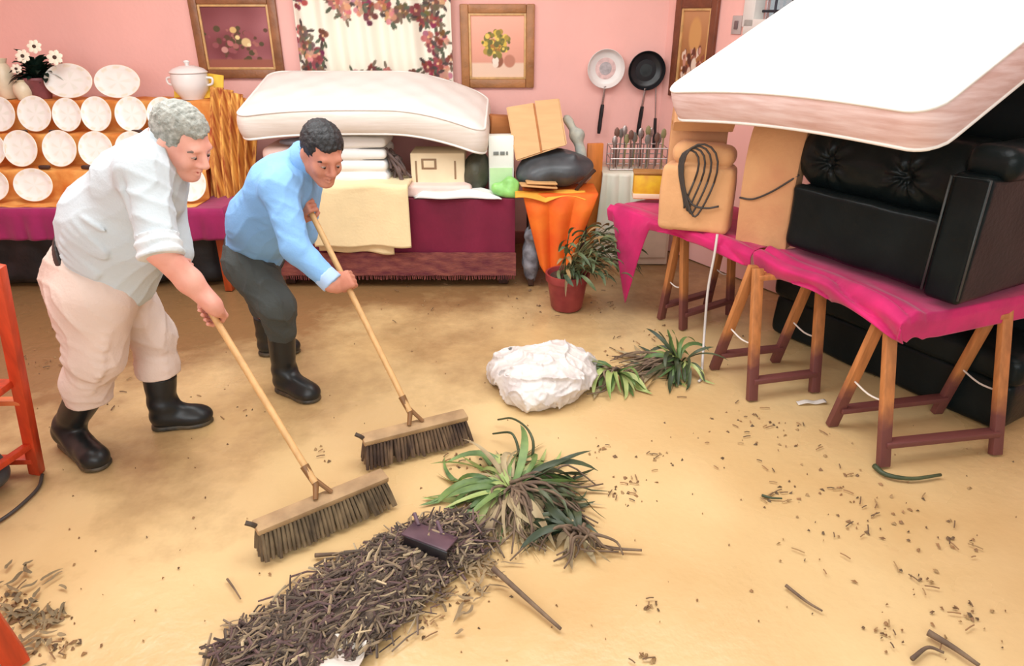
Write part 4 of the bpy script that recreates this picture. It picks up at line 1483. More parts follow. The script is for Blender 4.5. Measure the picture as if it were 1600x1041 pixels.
def table_cloth(c0, c1, inward, width, m, label, drop=0.05, end_drop=True, ruf=0.02, seed=0.0, tip=False):
    """c0->c1 is the edge towards the room; the cloth hangs over it in bunched folds, and over the near end"""
    d = nrm(c1 - c0)
    L = np.linalg.norm(c1 - c0)

    def fn(u, v):
        s = u * (L + (drop if end_drop else 0.0))
        ov_e = np.clip(s - L, 0, None)
        t = v * (width + drop) - drop
        ov = np.clip(-t, 0, None)
        k = np.clip(ov * 40, 0, 1)
        ke = np.clip(ov_e * 40, 0, 1)
        s_ = np.minimum(s, L)
        base = c0[:, None, None] + d[:, None, None] * s_ + inward[:, None, None] * np.clip(t, 0, None)
        fold = np.exp(-(np.clip(t, 0, None) / 0.10) ** 2)
        ph = 70 * t + 7 * s_ + 2.2 * np.sin(s_ * 6 + seed) + 0.8 * np.sin(s_ * 17 + 2 * seed)
        rid = np.abs(np.sin(ph * 0.5 + seed)) ** 0.8
        rip = ruf * fold * rid * (0.7 + 0.3 * np.sin(s_ * 9 + seed))
        out = -(0.012 * k + ruf * 0.8 * k * rid)
        base = base + inward[:, None, None] * out + d[:, None, None] * (0.012 * ke)
        dr_ = np.maximum(ov, ov_e) * (1 + 0.25 * np.sin(s_ * 7 + seed))
        if tip:
            # a long triangular tip hanging at the far corner
            g = np.clip(1 - np.abs(s_ - 0.20) / 0.15, 0, 1)
            dr_ = dr_ * (1 + 6.0 * g * k)
        base[2] = base[2] + 0.005 + rip - dr_
        return base[0], base[1], base[2]
    return tag(obj('tablecloth', sheet(fn, 170, 110, 0.004), m, sharp=None), label, 'tablecloth', 'magenta cloths on the trestle tables')


table_cloth(fA, fB - dF * 0.01, pF, WF, pinkish, 'magenta cloth with a long hanging tip on the far trestle table under the tan foam', drop=0.07, end_drop=False, ruf=0.02, seed=1.0, tip=True)
table_cloth(fB + dN * 0.03, nC, pN, WN * 1.32, pinkish, 'bunched magenta cloth on the near trestle table under the black sofa', drop=0.085, ruf=0.045, seed=2.2)

# yellow tin and white tray on the far end of the far table
yp = fA + dF * 0.06 + pF * 0.29
yt = thing('food_box', (yp[0], yp[1], HZ + 0.03), 'yellow printed box at the back of the far magenta table beside the tan foam', 'box')
obj('body', box((yp[0], yp[1], HZ + 0.03 + 0.075), (0.24, 0.10, 0.15), rotz(-0.1), 0.006), mat('yellow_print', (234, 196, 40), 0.5, scale=14, col2=(214, 150, 40)), yt)
obj('lid', box((yp[0], yp[1], HZ + 0.03 + 0.16), (0.25, 0.11, 0.016), rotz(-0.1), 0.004), mat('olive_print', (170, 120, 60), 0.5, 0.2), yt)
obj('printed_band', box((yp[0], yp[1] - 0.002, HZ + 0.05), (0.244, 0.102, 0.03), rotz(-0.1), 0.002), mat('pale_band', (236, 216, 180), 0.5, 0.05), yt)

# ------------------------------------------------------------------ black sofa on the near table
leather = mat('black_leather', (20, 27, 28), 0.33, 0.25, 5, bump=0.10, bscale=50, spec=0.16)
sd = nrm(A(0.49, -0.87, 0))
sn = A(sd[1], -sd[0], 0)
sn = sn if sn[0] < 0 else -sn
SO = A(1.265, 3.26, HZ + 0.035) - sn * 0.02
SM = np.stack([sd, sn, A(0, 0, 1)], 1)          # local x along, y outwards (towards the room), z up
sofa = thing('sofa', SO - sn * 0.35 + sd * 0.45, 'black leather sofa with a buttoned back cushion, lifted onto the near trestle table', 'sofa', 'black leather sofas')


def sofa_part(name, prims, h=0.012, post=None, m=leather, parent=None):
    V, F = blob(prims, h, post)
    return obj(name, (V @ SM.T + SO, F), m, parent or sofa, sharp=None)


LB = 0.76
sofa_part('seat_cushion', [bx((LB / 2 + 0.05, -0.22, 0.155), (LB / 2 - 0.02, 0.22, 0.15), 0.035)], 0.012,
          lambda X, d: d + 0.005 * wob(X, 14, 0.3) - 0.010 * np.exp(-((X[:, 2] - 0.30) / 0.02) ** 2) * (X[:, 1] > -0.04))
butt = [(0.22, 0.43), (0.58, 0.43)]


def tuft(X, d):
    for bxp, bz in butt:
        dx, dz = X[:, 0] - bxp, X[:, 2] - bz
        rr = np.hypot(dx, dz) + 1e-4
        an = np.arctan2(dz, dx)
        fold = np.exp(-(rr / 0.10) ** 2)
        d = d + (0.040 * np.exp(-(rr / 0.035) ** 2) + 0.014 * fold * np.cos(an * 8 + bxp * 9)) * (X[:, 1] > -0.16)
    return d + 0.004 * wob(X, 12, 0.9)


sofa_part('back_cushion', [rc((0.13, -0.17, 0.43), (LB - 0.04, -0.17, 0.43), 0.145, 0.145), bx((LB / 2 + 0.05, -0.24, 0.44), (LB / 2 - 0.03, 0.16, 0.14), 0.06, 0.05)], 0.010, tuft)
sofa_part('arm', [bx((LB + 0.105, -0.30, 0.25), (0.075, 0.33, 0.25), 0.02)], 0.012, lambda X, d: d + 0.003 * wob(X, 10))
sofa_part('arm_pad', [bx((LB + 0.125, -0.36, 0.535), (0.10, 0.34, 0.065), 0.055)], 0.012, lambda X, d: d + 0.005 * wob(X, 13))
sofa_part('backrest', [bx((LB / 2 + 0.1, -0.62, 0.45), (LB / 2 + 0.08, 0.11, 0.45), 0.08)], 0.016, lambda X, d: d + 0.006 * wob(X, 9))
sofa_part('base', [bx((LB / 2 + 0.1, -0.40, 0.03), (LB / 2 + 0.06, 0.33, 0.03), 0.02)], 0.014)
pipe_m = mat('grey_leather_piping', (62, 68, 68), 0.4, 0.1)
ya = 0.034
obj('arm_piping', xf(tube([(LB + 0.035, ya, 0.03), (LB + 0.035, ya, 0.485), (LB + 0.175, ya, 0.492), (LB + 0.18, ya, 0.03)], 0.005, 6), SM, SO), pipe_m, sofa, sharp=None)

# second black sofa lying below the table
S2 = A(2.04, 3.24, 0.0)
M2 = rotz(-1.04)
so2 = thing('sofa', S2, 'black leather sofa pushed under the near trestle table, in the dark', 'sofa', 'black leather sofas')


def s2part(name, prims, h=0.018):
    V, F = blob(prims, h, lambda X, d: d + 0.006 * wob(X, 9, 1.0))
    obj(name, (V @ M2.T + S2, F), leather, so2, sharp=None)


s2part('base', [bx((0.0, 0.0, 0.12), (0.64, 0.22, 0.12), 0.03)])
s2part('seat_cushion', [bx((-0.33, -0.03, 0.30), (0.33, 0.22, 0.075), 0.05)])
s2part('seat_cushion', [bx((0.33, -0.03, 0.30), (0.33, 0.22, 0.075), 0.05)])
s2part('backrest', [bx((0.0, 0.17, 0.34), (0.66, 0.07, 0.23), 0.06)])

# ------------------------------------------------------------------ tan foam pieces
foam = mat('tan_foam', (222, 168, 118), 0.9, 0.08, 4, bump=0.15, bscale=50, sheen=0.1)
foam_d = mat('tan_foam_worn', (208, 150, 108), 0.9, scale=4, col2=(224, 174, 124), bump=0.15, bscale=50)


def curl_slab(profile, th, width, M, t, name, label, m, group):
    """a thick foam slab bent along a profile (y, z), extruded along x"""
    pf = curve(profile, 40)
    T = np.gradient(pf, axis=0)
    T /= np.linalg.norm(T, axis=1)[:, None]
    Nn = np.stack([-T[:, 1], T[:, 0]], 1)
    k = len(pf)
    sec = []
    xs = np.array([-0.5, -0.47, 0.47, 0.5]) * width
    ins_ = [0.88, 1.0, 1.0, 0.88]
    V, F = [], []
    for x, q_ in zip(xs, ins_):
        a = pf + Nn * th / 2 * q_
        b = pf - Nn * th / 2 * q_
        loop = np.concatenate([a, b[::-1]])
        V.append(np.stack([np.full(len(loop), x), loop[:, 0], loop[:, 1]], 1))
    n = 2 * k
    for i in range(3):
        for j in range(n):
            j2 = (j + 1) % n
            F.append((i * n + j, (i + 1) * n + j, (i + 1) * n + j2, i * n + j2))
    V = np.concatenate(V)
    for base in (0, 3 * n):
        for j in range(k - 1):
            q4 = (base + j, base + j + 1, base + n - 2 - j, base + n - 1 - j)
            F.append(q4 if base == 0 else q4[::-1])
    V = V @ M.T + t
    V[:, 2] += 0
    return tag(obj(name, (V, F), m, sharp=50), label, 'foam', group)


fz = HZ + 0.012
# left foam: folded double, front block tied with cable
f1 = P(1100, 372, 3.55)
FM = rotz(-0.42)
t1 = A(0.985, 3.60, fz)
pr = [bx((0, 0, 0.175), (0.185, 0.085, 0.175), 0.03), bx((0.01, 0.02, 0.395), (0.165, 0.085, 0.058), 0.055, 0.008, roty(0.05))]
V, F = blob(pr, 0.010, lambda X, d: d + 0.006 * wob(X, 11, 0.6) + 0.035 * (X[:, 2] - 0.2) * (np.abs(X[:, 0]) > 0.1) * 0.6)
tag(obj('folded_foam', (V @ FM.T + t1, F), foam, sharp=None), 'folded tan foam block tied with dark cable at the front of the far magenta table', 'foam', 'tan foam pieces on the far table')
curl_slab([(0.15, 0.0), (0.17, 0.22), (0.18, 0.44), (0.15, 0.55), (0.07, 0.585), (-0.02, 0.575), (-0.06, 0.535)], 0.08, 0.30, FM @ rotz(0.25), t1 + A(0.0, 0.05, 0), 'bent_foam', 'tan foam sheet curling over behind the cable tied foam block', foam_d, 'tan foam pieces on the far table')
# right foam: tall bent slab
t2 = A(1.285, 3.36, fz)
F2 = rotz(-0.72)
curl_slab([(0.0, 0.0), (-0.015, 0.22), (-0.01, 0.42), (0.03, 0.545), (0.12, 0.585), (0.22, 0.56)], 0.10, 0.26, F2, t2, 'bent_foam', 'tall tan foam slab standing beside the black sofa on the magenta table', foam_d, 'tan foam pieces on the far table')
# cable coil on the foam
cab = mat('dark_grey_cable', (66, 60, 56), 0.5, 0.15)
loops = []
for i in range(4):
    w = 0.05 + 0.018 * i
    pts = []
    for k in range(22):
        an = 2 * PI * k / 21
        q_ = A(-0.045 + 0.02 * i + w * math.cos(an) * 0.75 + 0.02 * math.sin(2 * an), -0.095 - 0.004 * i, 0.28 + (0.15 + 0.012 * i) * math.sin(an))
        pts.append(FM @ q_ + t1)
    loops.append(tube(np.array(pts), 0.0055, 6))
pts = [FM @ A(*p_) + t1 for p_ in ((-0.05, -0.10, 0.22), (0.0, -0.105, 0.155), (0.07, -0.105, 0.145), (0.13, -0.10, 0.16))]
loops.append(tube(curve(pts, 16), 0.0055, 6))
tag(obj('cable', join(loops), cab, sharp=None), 'dark cable looped in a coil on the front of the folded tan foam', 'cable')
pts = [F2 @ A(*p_) + t2 for p_ in ((-0.13, -0.066, 0.22), (-0.06, -0.072, 0.225), (0.02, -0.071, 0.27), (0.10, -0.069, 0.335), (0.136, -0.050, 0.37))]
tag(obj('cord', tube(curve(pts, 20), 0.005, 6), cab, sharp=None), 'dark cord strung across the tall tan foam slab', 'cord')
wc = [P(1121, 366, 3.40), P(1116, 400, 3.37), P(1106, 455, 3.35), P(1100, 530, 3.30), G(1096, 588, 0.006), G(1092, 596, 0.006)]
tag(obj('extension_cord', tube(curve(wc, 30), 0.007, 7), mat('white_cord', (214, 206, 200), 0.6, 0.08), sharp=None), 'white cord hanging from the far magenta table down to the floor', 'cord')

# ------------------------------------------------------------------ big mattress on the sofa and foam
muddy_side = mat('mud_smeared_pink_border', (238, 214, 212), 0.8, scale=5, col2=(214, 176, 168), stretch=(1, 1, 10), bump=0.1)
e1 = nrm(A(-0.50, 0.865, -0.03))
e2 = nrm(A(0.865, 0.50, 0.48))
NORM = nrm(np.cross(e2, e1))
MN = A(1.455, 2.40, 1.262)


def big_matt(u, v, w):
    sag = -0.035 * np.sin(np.clip(u, 0, 1) * PI) * (1 - v) + 0.05 * np.clip((0.22 - u) / 0.22, 0, 1) ** 2 * 0.0
    p = MN + np.asarray(u)[..., None] * e1 * 1.32 + np.asarray(v)[..., None] * e2 * 1.12
    return p + (np.asarray(w)[..., None] * 0.15) * NORM - np.asarray(sag)[..., None] * NORM


mattress('mattress', 'large white mattress with a mud smeared pink border, propped over the black sofa', big_matt, 1.32, 1.12, 0.15, white_tick, muddy_side, side_bulge=0.012, grp='white mattresses')

# ================================================================== PEOPLE
def frame_of(fwd, up=(0, 0, 1), roll=0.0):
    """columns: x forward, y left, z up"""
    f = nrm(fwd)
    l = nrm(np.cross(up, f))
    z = np.cross(f, l)
    c, s = math.cos(roll), math.sin(roll)
    return np.stack([f, l * c + z * s, z * c - l * s], 1)


def place(prims, M, t, s=1.0):
    out = []
    for p in prims:
        if p[0] == 'rc':
            out.append(rc(M @ p[1] * s + t, M @ p[2] * s + t, p[3] * s, p[4] * s, p[5], (M @ np.asarray(p[6][0], float), p[6][1]) if p[6] else None))
        elif p[0] == 'el':
            out.append(el(M @ p[1] * s + t, np.array(p[2]) * s, p[4], M @ p[3] if p[3] is not None else M))
        elif p[0] == 'bx':
            out.append(bx(M @ p[1] * s + t, np.array(p[2]) * s, p[3] * s, p[5], M @ p[4] if p[4] is not None else M))
        elif p[0] == 'sub':
            out.append(sub(place([p[1]], M, t, s)[0], p[2]))
    return out


def head_prims(full=1.0):
    f = full
    return [
        el((-0.018, 0, 0.038), (0.098, 0.076, 0.088), 0.03),
        el((0.030, 0, -0.025), (0.066, 0.060 * f, 0.088), 0.03),
        rc((-0.02, -0.056 * f, -0.040), (0.060, -0.018, -0.098), 0.022, 0.018, 0.03),
        rc((-0.02, 0.056 * f, -0.040), (0.060, 0.018, -0.098), 0.022, 0.018, 0.03),
        el((0.072, 0, -0.100), (0.022, 0.026, 0.018), 0.02),
        el((0.058, -0.036, -0.030), (0.030, 0.026, 0.028), 0.02),
        el((0.058, 0.036, -0.030), (0.030, 0.026, 0.028), 0.02),
        rc((0.080, -0.034, 0.024), (0.080, 0.034, 0.024), 0.014, 0.014, 0.018),
        sub(el((0.103, -0.033, 0.004), (0.020, 0.021, 0.013)), 0.012),
        sub(el((0.103, 0.033, 0.004), (0.020, 0.021, 0.013)), 0.012),
        el((0.078, -0.032, 0.003), (0.014, 0.016, 0.0105), 0.004),
        el((0.078, 0.032, 0.003), (0.014, 0.016, 0.0105), 0.004),
        rc((0.090, 0, 0.016), (0.114, 0, -0.026), 0.010, 0.0145, 0.010),
        el((0.101, -0.015, -0.032), (0.013, 0.010, 0.009), 0.008),
        el((0.101, 0.015, -0.032), (0.013, 0.010, 0.009), 0.008),
        rc((0.086, -0.020, -0.060), (0.096, 0, -0.057), 0.0065, 0.0085, 0.006),
        rc((0.086, 0.020, -0.060), (0.096, 0, -0.057), 0.0065, 0.0085, 0.006),
        rc((0.084, -0.017, -0.071), (0.093, 0, -0.073), 0.007, 0.0095, 0.006),
        rc((0.084, 0.017, -0.071), (0.093, 0, -0.073), 0.007, 0.0095, 0.006),
        sub(rc((0.096, -0.022, -0.0655), (0.096, 0.022, -0.0655), 0.003, 0.003), 0.004),
        el((-0.012, -0.079, -0.004), (0.020, 0.009, 0.033), 0.006, rotz(0.45)),
        el((-0.012, 0.079, -0.004), (0.020, 0.009, 0.033), 0.006, rotz(-0.45)),
    ]


def hair_prims():
    return [el((-0.022, 0, 0.042), (0.110, 0.087, 0.098), 0.01)]


def hair_post(M, t, s, curl, seed, line=0.058):
    def post(X, d):
        q = (X - t) @ M / s
        wave = 0.006 * np.sin(q[:, 1] * 70)
        top = line + wave - q[:, 2] - 0.25 * np.clip(-q[:, 0], 0, 1)
        back = np.maximum(q[:, 0] + 0.012 + 0.3 * (q[:, 2]) * 0, -(q[:, 2] + 0.060 + 0.3 * np.clip(q[:, 0] + 0.05, -1, 0)))
        temple = np.maximum(np.maximum(q[:, 0] - 0.045, -(q[:, 2] - 0.012)), 0.055 - np.abs(q[:, 1]))
        side = np.maximum(np.maximum(q[:, 0] - 0.022, 0.06 - np.abs(q[:, 1])), -(q[:, 2] + 0.012))
        keep = np.minimum(np.minimum(top, back), np.minimum(temple, side)) * s
        k = 0.02
        h = np.maximum(k - np.abs(d - keep), 0) / k
        r_ = np.maximum(d, keep) + h * h * k * 0.25
        return r_ + curl * wob(q.astype(np.float32), 120, seed) + curl * 0.6 * wob(q.astype(np.float32), 260, seed + 1)
    return post


def hand_prims(thumb=1):
    """right-handed frame: x wrist to knuckles, y towards the thumb, z back of the hand.  The gripped shaft (radius 0.013) runs along y at (0.082, *, -0.030)"""
    T = thumb
    pr = [bx((0.045, 0.0, 0.0), (0.047, 0.040, 0.0145), 0.014, 0.02), rc((-0.02, 0, 0), (0.02, 0, 0), 0.028, 0.030, 0.03, ((0, 0, 1), 0.72)),
          rc((0.015, 0.026 * T, -0.006), (0.045, 0.036 * T, -0.012), 0.018, 0.015, 0.015)]
    for y, l in ((0.030, 0.97), (0.010, 1.05), (-0.010, 1.0), (-0.029, 0.86)):
        y = y * T
        pts = [(0.086, y, 0.004), (0.086 + 0.030 * l, y * 1.02, -0.016), (0.086 + 0.020 * l, y, -0.050), (0.074, y * 0.98, -0.058)]
        rr = [0.0098, 0.0092, 0.0084, 0.0074]
        for i in range(3):
            pr.append(rc(pts[i], pts[i + 1], rr[i], rr[i + 1], 0.0045 if i else 0.009))
    pr += [rc((0.040, 0.036 * T, -0.014), (0.064, 0.050 * T, -0.038), 0.0115, 0.0105, 0.008), rc((0.064, 0.050 * T, -0.038), (0.092, 0.042 * T, -0.056), 0.0105, 0.0085, 0.004)]
    return pr


def grip(S, axis_up, toward, thumb, s=1.0):
    """hand closed on a shaft at S whose upward direction is axis_up; toward = wrist-to-knuckle direction.  returns prims, wrist"""
    y = nrm(axis_up)                       # the thumb points up the shaft unless flipped
    x = nrm(np.asarray(toward, float) - y * np.dot(toward, y))
    z = np.cross(x, y)
    M = np.stack([x, y, z], 1)
    o = np.asarray(S) - M @ A(0.082, 0, -0.030) * s
    return place(hand_prims(thumb), M, o, s), o, M


def person_body(name, label, prims, h, skin, post=None):
    V, F = blob(prims, h, post, pad=0.04)
    o = obj(name, (V, F), skin, sharp=None)
    return tag(o, label, 'person'), V


def cloth_part(name, prims, m, parent, h=0.007, post=None):
    V, F = blob(prims, h, post, pad=0.03)
    return obj(name, (V, F), m, parent, sharp=None)


def folds(amp, f, direction, seed=0.0, f2=None):
    """irregular creases running along `direction`"""
    d = nrm(direction)
    a = nrm(np.cross(d, (0.3, 0.5, 0.8)))
    b = np.cross(d, a)

    def post(X, dd):
        s = X @ d * f * 0.22
        p = X @ a * f + 1.6 * np.sin(s + seed) + 0.9 * np.sin(X @ b * f * 0.5 + seed)
        r_ = X @ b * f * 0.9 + 1.5 * np.sin(s * 1.3 + 2 * seed)
        env = 0.55 + 0.45 * wob(X, 6, seed)
        c = (1 - np.abs(np.sin(p * 0.5))) ** 2 + 0.7 * (1 - np.abs(np.sin(r_ * 0.5 + 0.6))) ** 2
        return dd - amp * env * (c - 0.6)
    return post


def creases(lines):
    """raised folds along given 3-D lines: (p, q, amp, width)"""
    def post(X, d):
        for p, q, amp, w in lines:
            ba = q - p
            h = np.clip(((X - p) @ ba) / (ba @ ba), 0, 1)
            r_ = np.linalg.norm(X - p - h[:, None] * ba, axis=1)
            e = np.sin(np.clip(h, 0.02, 0.98) * PI) ** 0.5
            d = d - amp * e * np.exp(-(r_ / w) ** 2)
        return d
    return post


def trouser_post(npel, prims, plane, z0):
    def post(X, d):
        a = np.maximum(field(prims[:npel], X), plane(X))
        b = field(prims[npel:], X)
        k = 0.06
        h = np.maximum(k - np.abs(a - b), 0) / k
        return np.minimum(a, b) - h * h * k * 0.25
    return post


def chain(*fs):
    def post(X, d):
        for f in fs:
            d = f(X, d)
        return d
    return post


def boot(heel, toe, top, r_top, parent, m, sole_m, lift=0.0, back=0.0):
    heel, toe, top = [np.asarray(v, float) for v in (heel, toe, top)]
    d = nrm(A(*(toe - heel)[:2], 0))
    L = np.linalg.norm((toe - heel)[:2])
    z0 = A(0, 0, lift)
    ank = heel * A(1, 1, 0) + d * 0.055 + A(0, 0, 0.085) + z0
    s = A(-d[1], d[0], 0)
    fl = heel * A(1, 1, 0) + z0
    pr = [rc(ank, top, 0.056, r_top, 0.03), rc(fl + d * 0.045 + A(0, 0, 0.045), fl + d * (L - 0.06) + A(0, 0, 0.036), 0.047, 0.048, 0.03, ((0, 0, 1), 0.95)),
          el(fl + d * (L - 0.07) + A(0, 0, 0.040), (0.070, 0.052, 0.042), 0.03, np.stack([d, s, A(0, 0, 1)], 1)),
          rc(ank + d * 0.02, fl + d * (L * 0.62) + A(0, 0, 0.05), 0.05, 0.04, 0.04)]
    n = nrm(top - ank)

    def post(X, dd):
        hgt = (X - top) @ n
        t = (X - ank) @ n
        dd = dd + 0.0035 * np.sin(t * 75 + 2 * np.sin((X @ s) * 20)) * np.exp(-((t - 0.03) / 0.06) ** 2)
        dd = np.maximum(dd, hgt - 0.0)
        return np.maximum(dd, lift + 0.004 - X[:, 2])
    V, F = blob(pr, 0.006, post)
    b = obj('boot', (V, F), m, parent, sharp=None)
    # sole
    pr = [rc(fl + d * 0.042, fl + d * (L - 0.062), 0.050, 0.054, 0.02), el(fl + d * (L - 0.075), (0.075, 0.056, 0.03), 0.02, np.stack([d, s, A(0, 0, 1)], 1))]
    V, F = blob(pr, 0.006, lambda X, dd: np.maximum(dd, np.abs(X[:, 2] - 0.012 - lift) - 0.011))
    obj('sole', (V, F), sole_m, b, sharp=None)
    return b


rubber = mat('black_rubber', (24, 26, 28), 0.38, scale=9, col2=(34, 36, 36), spec=0.45)
rubber_mud = mat('muddy_rubber_sole', (44, 42, 36), 0.5, scale=16, col2=(96, 82, 58))
skin1 = mat('ruddy_skin', (224, 156, 138), 0.5, scale=14, col2=(236, 176, 158), spec=0.35)
skin2 = mat('tan_skin', (192, 124, 102), 0.5, scale=14, col2=(210, 144, 120), spec=0.35)
hair1 = mat('grey_hair', (128, 130, 122), 0.7, scale=60, col2=(176, 176, 168), bump=0.3, bscale=160)
hair2 = mat('black_hair', (20, 20, 22), 0.55, scale=60, col2=(40, 40, 42), bump=0.3, bscale=160)
brow1 = mat('grey_brow', (126, 104, 94), 0.8, 0.1)
brow2 = mat('dark_brow', (46, 30, 26), 0.8, 0.1)
eye_m = mat('eye_white', (164, 140, 130), 0.2, 0.02)
iris_m = mat('dark_iris', (40, 26, 22), 0.15, 0.1)
lip1 = mat('lip_rose', (184, 92, 88), 0.5, 0.1)
lip2 = mat('lip_brown', (158, 78, 70), 0.5, 0.1)


def face_details(parent, M, t, s, brow, lip):
    tr = lambda p: M @ (np.asarray(p, float) * s) + t
    for sgn in (-1, 1):
        V, F = blob(place([rc((0.088, sgn * 0.016, 0.026), (0.084, sgn * 0.046, 0.024), 0.0055, 0.0045, 0.004), rc((0.084, sgn * 0.046, 0.024), (0.074, sgn * 0.056, 0.018), 0.0045, 0.003, 0.004)], M, t, s), 0.0025)
        obj('eyebrow', (V, F), brow, parent, sharp=None)
        e = obj('eye', lathe([(0, -0.0135), (0.007, -0.0115), (0.0117, -0.0068), (0.0135, 0), (0.0117, 0.0068), (0.007, 0.0115), (0, 0.0135)], 16, M @ A([1, 0, 0], [0, 1, 0], [0, 0, 0.62]) * s, tr((0.0805, sgn * 0.032, 0.000))), eye_m, parent)
        obj('iris', lathe([(0, -0.004), (0.0045, -0.002), (0.0055, 0), (0.0045, 0.002), (0, 0.004)], 14, M @ roty(R(90)) * s, tr((0.0925, sgn * 0.031, -0.003))), iris_m, e)
    V, F = blob(place([rc((0.0885, -0.016, -0.0605), (0.0985, 0, -0.058), 0.0045, 0.0062, 0.004), rc((0.0885, 0.016, -0.0605), (0.0985, 0, -0.058), 0.0045, 0.0062, 0.004),
                       rc((0.087, -0.014, -0.0705), (0.0955, 0, -0.0725), 0.0045, 0.0068, 0.004), rc((0.087, 0.014, -0.0705), (0.0955, 0, -0.0725), 0.0045, 0.0068, 0.004), sub(rc((0.1, -0.02, -0.0655), (0.1, 0.02, -0.0655), 0.0025, 0.0025), 0.003)], M, t, s), 0.0025)
    obj('lips', (V, F), lip, parent, sharp=None)


# ------------------------------------------------------------------ broom positions (shared by hands and brooms)
def broom_geo(Lpx, Rpx, jpx, hpx, hY, zt=0.115):
    a, b = G(*Lpx, zt), G(*Rpx, zt)
    j = (a + b) / 2 + A(0, 0, 0.02)
    h = P(*hpx, hY)
    return a, b, j, h


B1 = broom_geo((398, 826), (602, 742), (495, 752), (331, 490), 2.30)
B2 = broom_geo((566, 688), (728, 648), (646, 648), (540, 441), 2.72)
ax1 = nrm(B1[3] - B1[2])
ax2 = nrm(B2[3] - B2[2])

# ------------------------------------------------------------------ OLDER MAN
pel = P(158, 428, 2.54)
bel = P(180, 352, 2.51)
che = P(222, 288, 2.47)
nek = P(258, 226, 2.48)
hd = P(285, 222, 2.47)
left1 = nrm(A(0.10, 0.99, 0.0))
shR = P(222, 268, 2.33)
shL = P(248, 262, 2.64)
elR = P(250, 392, 2.20)
S1 = B1[3]
gR, wR, _ = grip(S1, ax1, nrm(S1 - elR), 1, 1.06)
S1b = S1 + ax1 * 0.19
elL = P(268, 372, 2.52)
gL, wL, _ = grip(S1b, ax1, nrm(S1b - elL), -1, 1.02)
HM1 = frame_of((0.78, -0.30, -0.48), roll=0.02)
HS1 = 0.98
hipR, hipL = P(150, 462, 2.43), P(186, 455, 2.64)
knR, knL = P(150, 556, 2.40), P(240, 525, 2.68)
bt1 = P(138, 614, 2.42)
bt2 = P(250, 590, 2.66)
bodyp = [rc(pel, bel, 0.13, 0.14, 0.05), rc(bel, che, 0.14, 0.13, 0.05), rc(che, nek, 0.12, 0.06, 0.05), rc(shR * 0.92 + che * 0.08, shL, 0.06, 0.06, 0.05),
         rc(nek, hd - HM1 @ A(0.035, 0, 0.05), 0.062, 0.060, 0.04),
         rc(shR, elR, 0.055, 0.046, 0.03), rc(elR, wR + (elR - wR) * 0.45, 0.047, 0.043, 0.02), rc(wR + (elR - wR) * 0.45, wR, 0.043, 0.031, 0.02),
         rc(shL, elL, 0.055, 0.044, 0.03), rc(elL, wL, 0.044, 0.03, 0.02),
         rc(hipR, knR, 0.075, 0.06, 0.04), rc(knR, bt1 + A(0, 0, 0.01), 0.058, 0.045, 0.03), rc(hipL, knL, 0.075, 0.055, 0.04), rc(knL, bt2 + A(0, 0, 0.01), 0.055, 0.045, 0.03)]
bodyp += place(head_prims(1.05), HM1, hd, HS1) + gR + gL
man, _v = person_body('person', 'grey haired older person in pale shirt and beige trousers, bent over the nearer broom', bodyp, 0.0042, skin1)
V, F = blob(place(hair_prims(), HM1, hd, HS1), 0.0035, hair_post(HM1.astype(np.float32), hd.astype(np.float32), HS1, 0.003, 0.4, 0.064))
obj('hair', (V, F), hair1, man, sharp=None)
face_details(man, HM1, hd, HS1, brow1, lip1)
shirt1 = mat('pale_grey_shirt', (200, 210, 216), 0.85, 0.03, 4, bump=0.1, bscale=120)
sp = nrm(che - pel)
fwd1 = nrm(A(0.95, -0.28, 0) - sp * np.dot(A(0.95, -0.28, 0), sp))
bk = -fwd1
shirtp = [rc(pel + sp * 0.04 - bk * 0.01, bel, 0.172, 0.178, 0.05), rc(bel, che, 0.178, 0.148, 0.06), rc(bel + fwd1 * 0.07, pel + fwd1 * 0.06 + sp * 0.05, 0.135, 0.13, 0.08), rc(che, nek + A(-0.01, 0, -0.01), 0.150, 0.074, 0.05), rc(shR, shL, 0.082, 0.082, 0.07),
          rc(shR, elR + (shR - elR) * 0.14, 0.083, 0.066, 0.035), rc(shL, elL, 0.083, 0.066, 0.035),
          rc(elL, elL + (wL - elL) * 0.35, 0.066, 0.06, 0.02)]
cr1 = []
for i in range(9):
    z_ = bel + sp * (-0.14 + 0.036 * i)
    off = -left1 * 0.19
    cr1.append((z_ + off + bk * (0.10 - 0.008 * i), z_ + off * 0.9 + fwd1 * 0.12 + sp * (0.02 - 0.025 * (i % 3)), 0.015, 0.010))
cr1.append((shR + A(-0.02, -0.06, 0.02), elR + A(-0.08, 0.0, 0.06), -0.018, 0.016))
bp_ = pel + sp * 0.062
n1 = nrm(sp * 1.0 + fwd1 * 0.34)


def cut_shirt(X, d):
    return np.maximum(d, 0.016 - ((X - bp_) @ n1))


shirt_o = cloth_part('shirt', shirtp, shirt1, man, 0.0065, chain(folds(0.008, 100, sp + fwd1 * 0.8, 0.7), creases(cr1), cut_shirt))
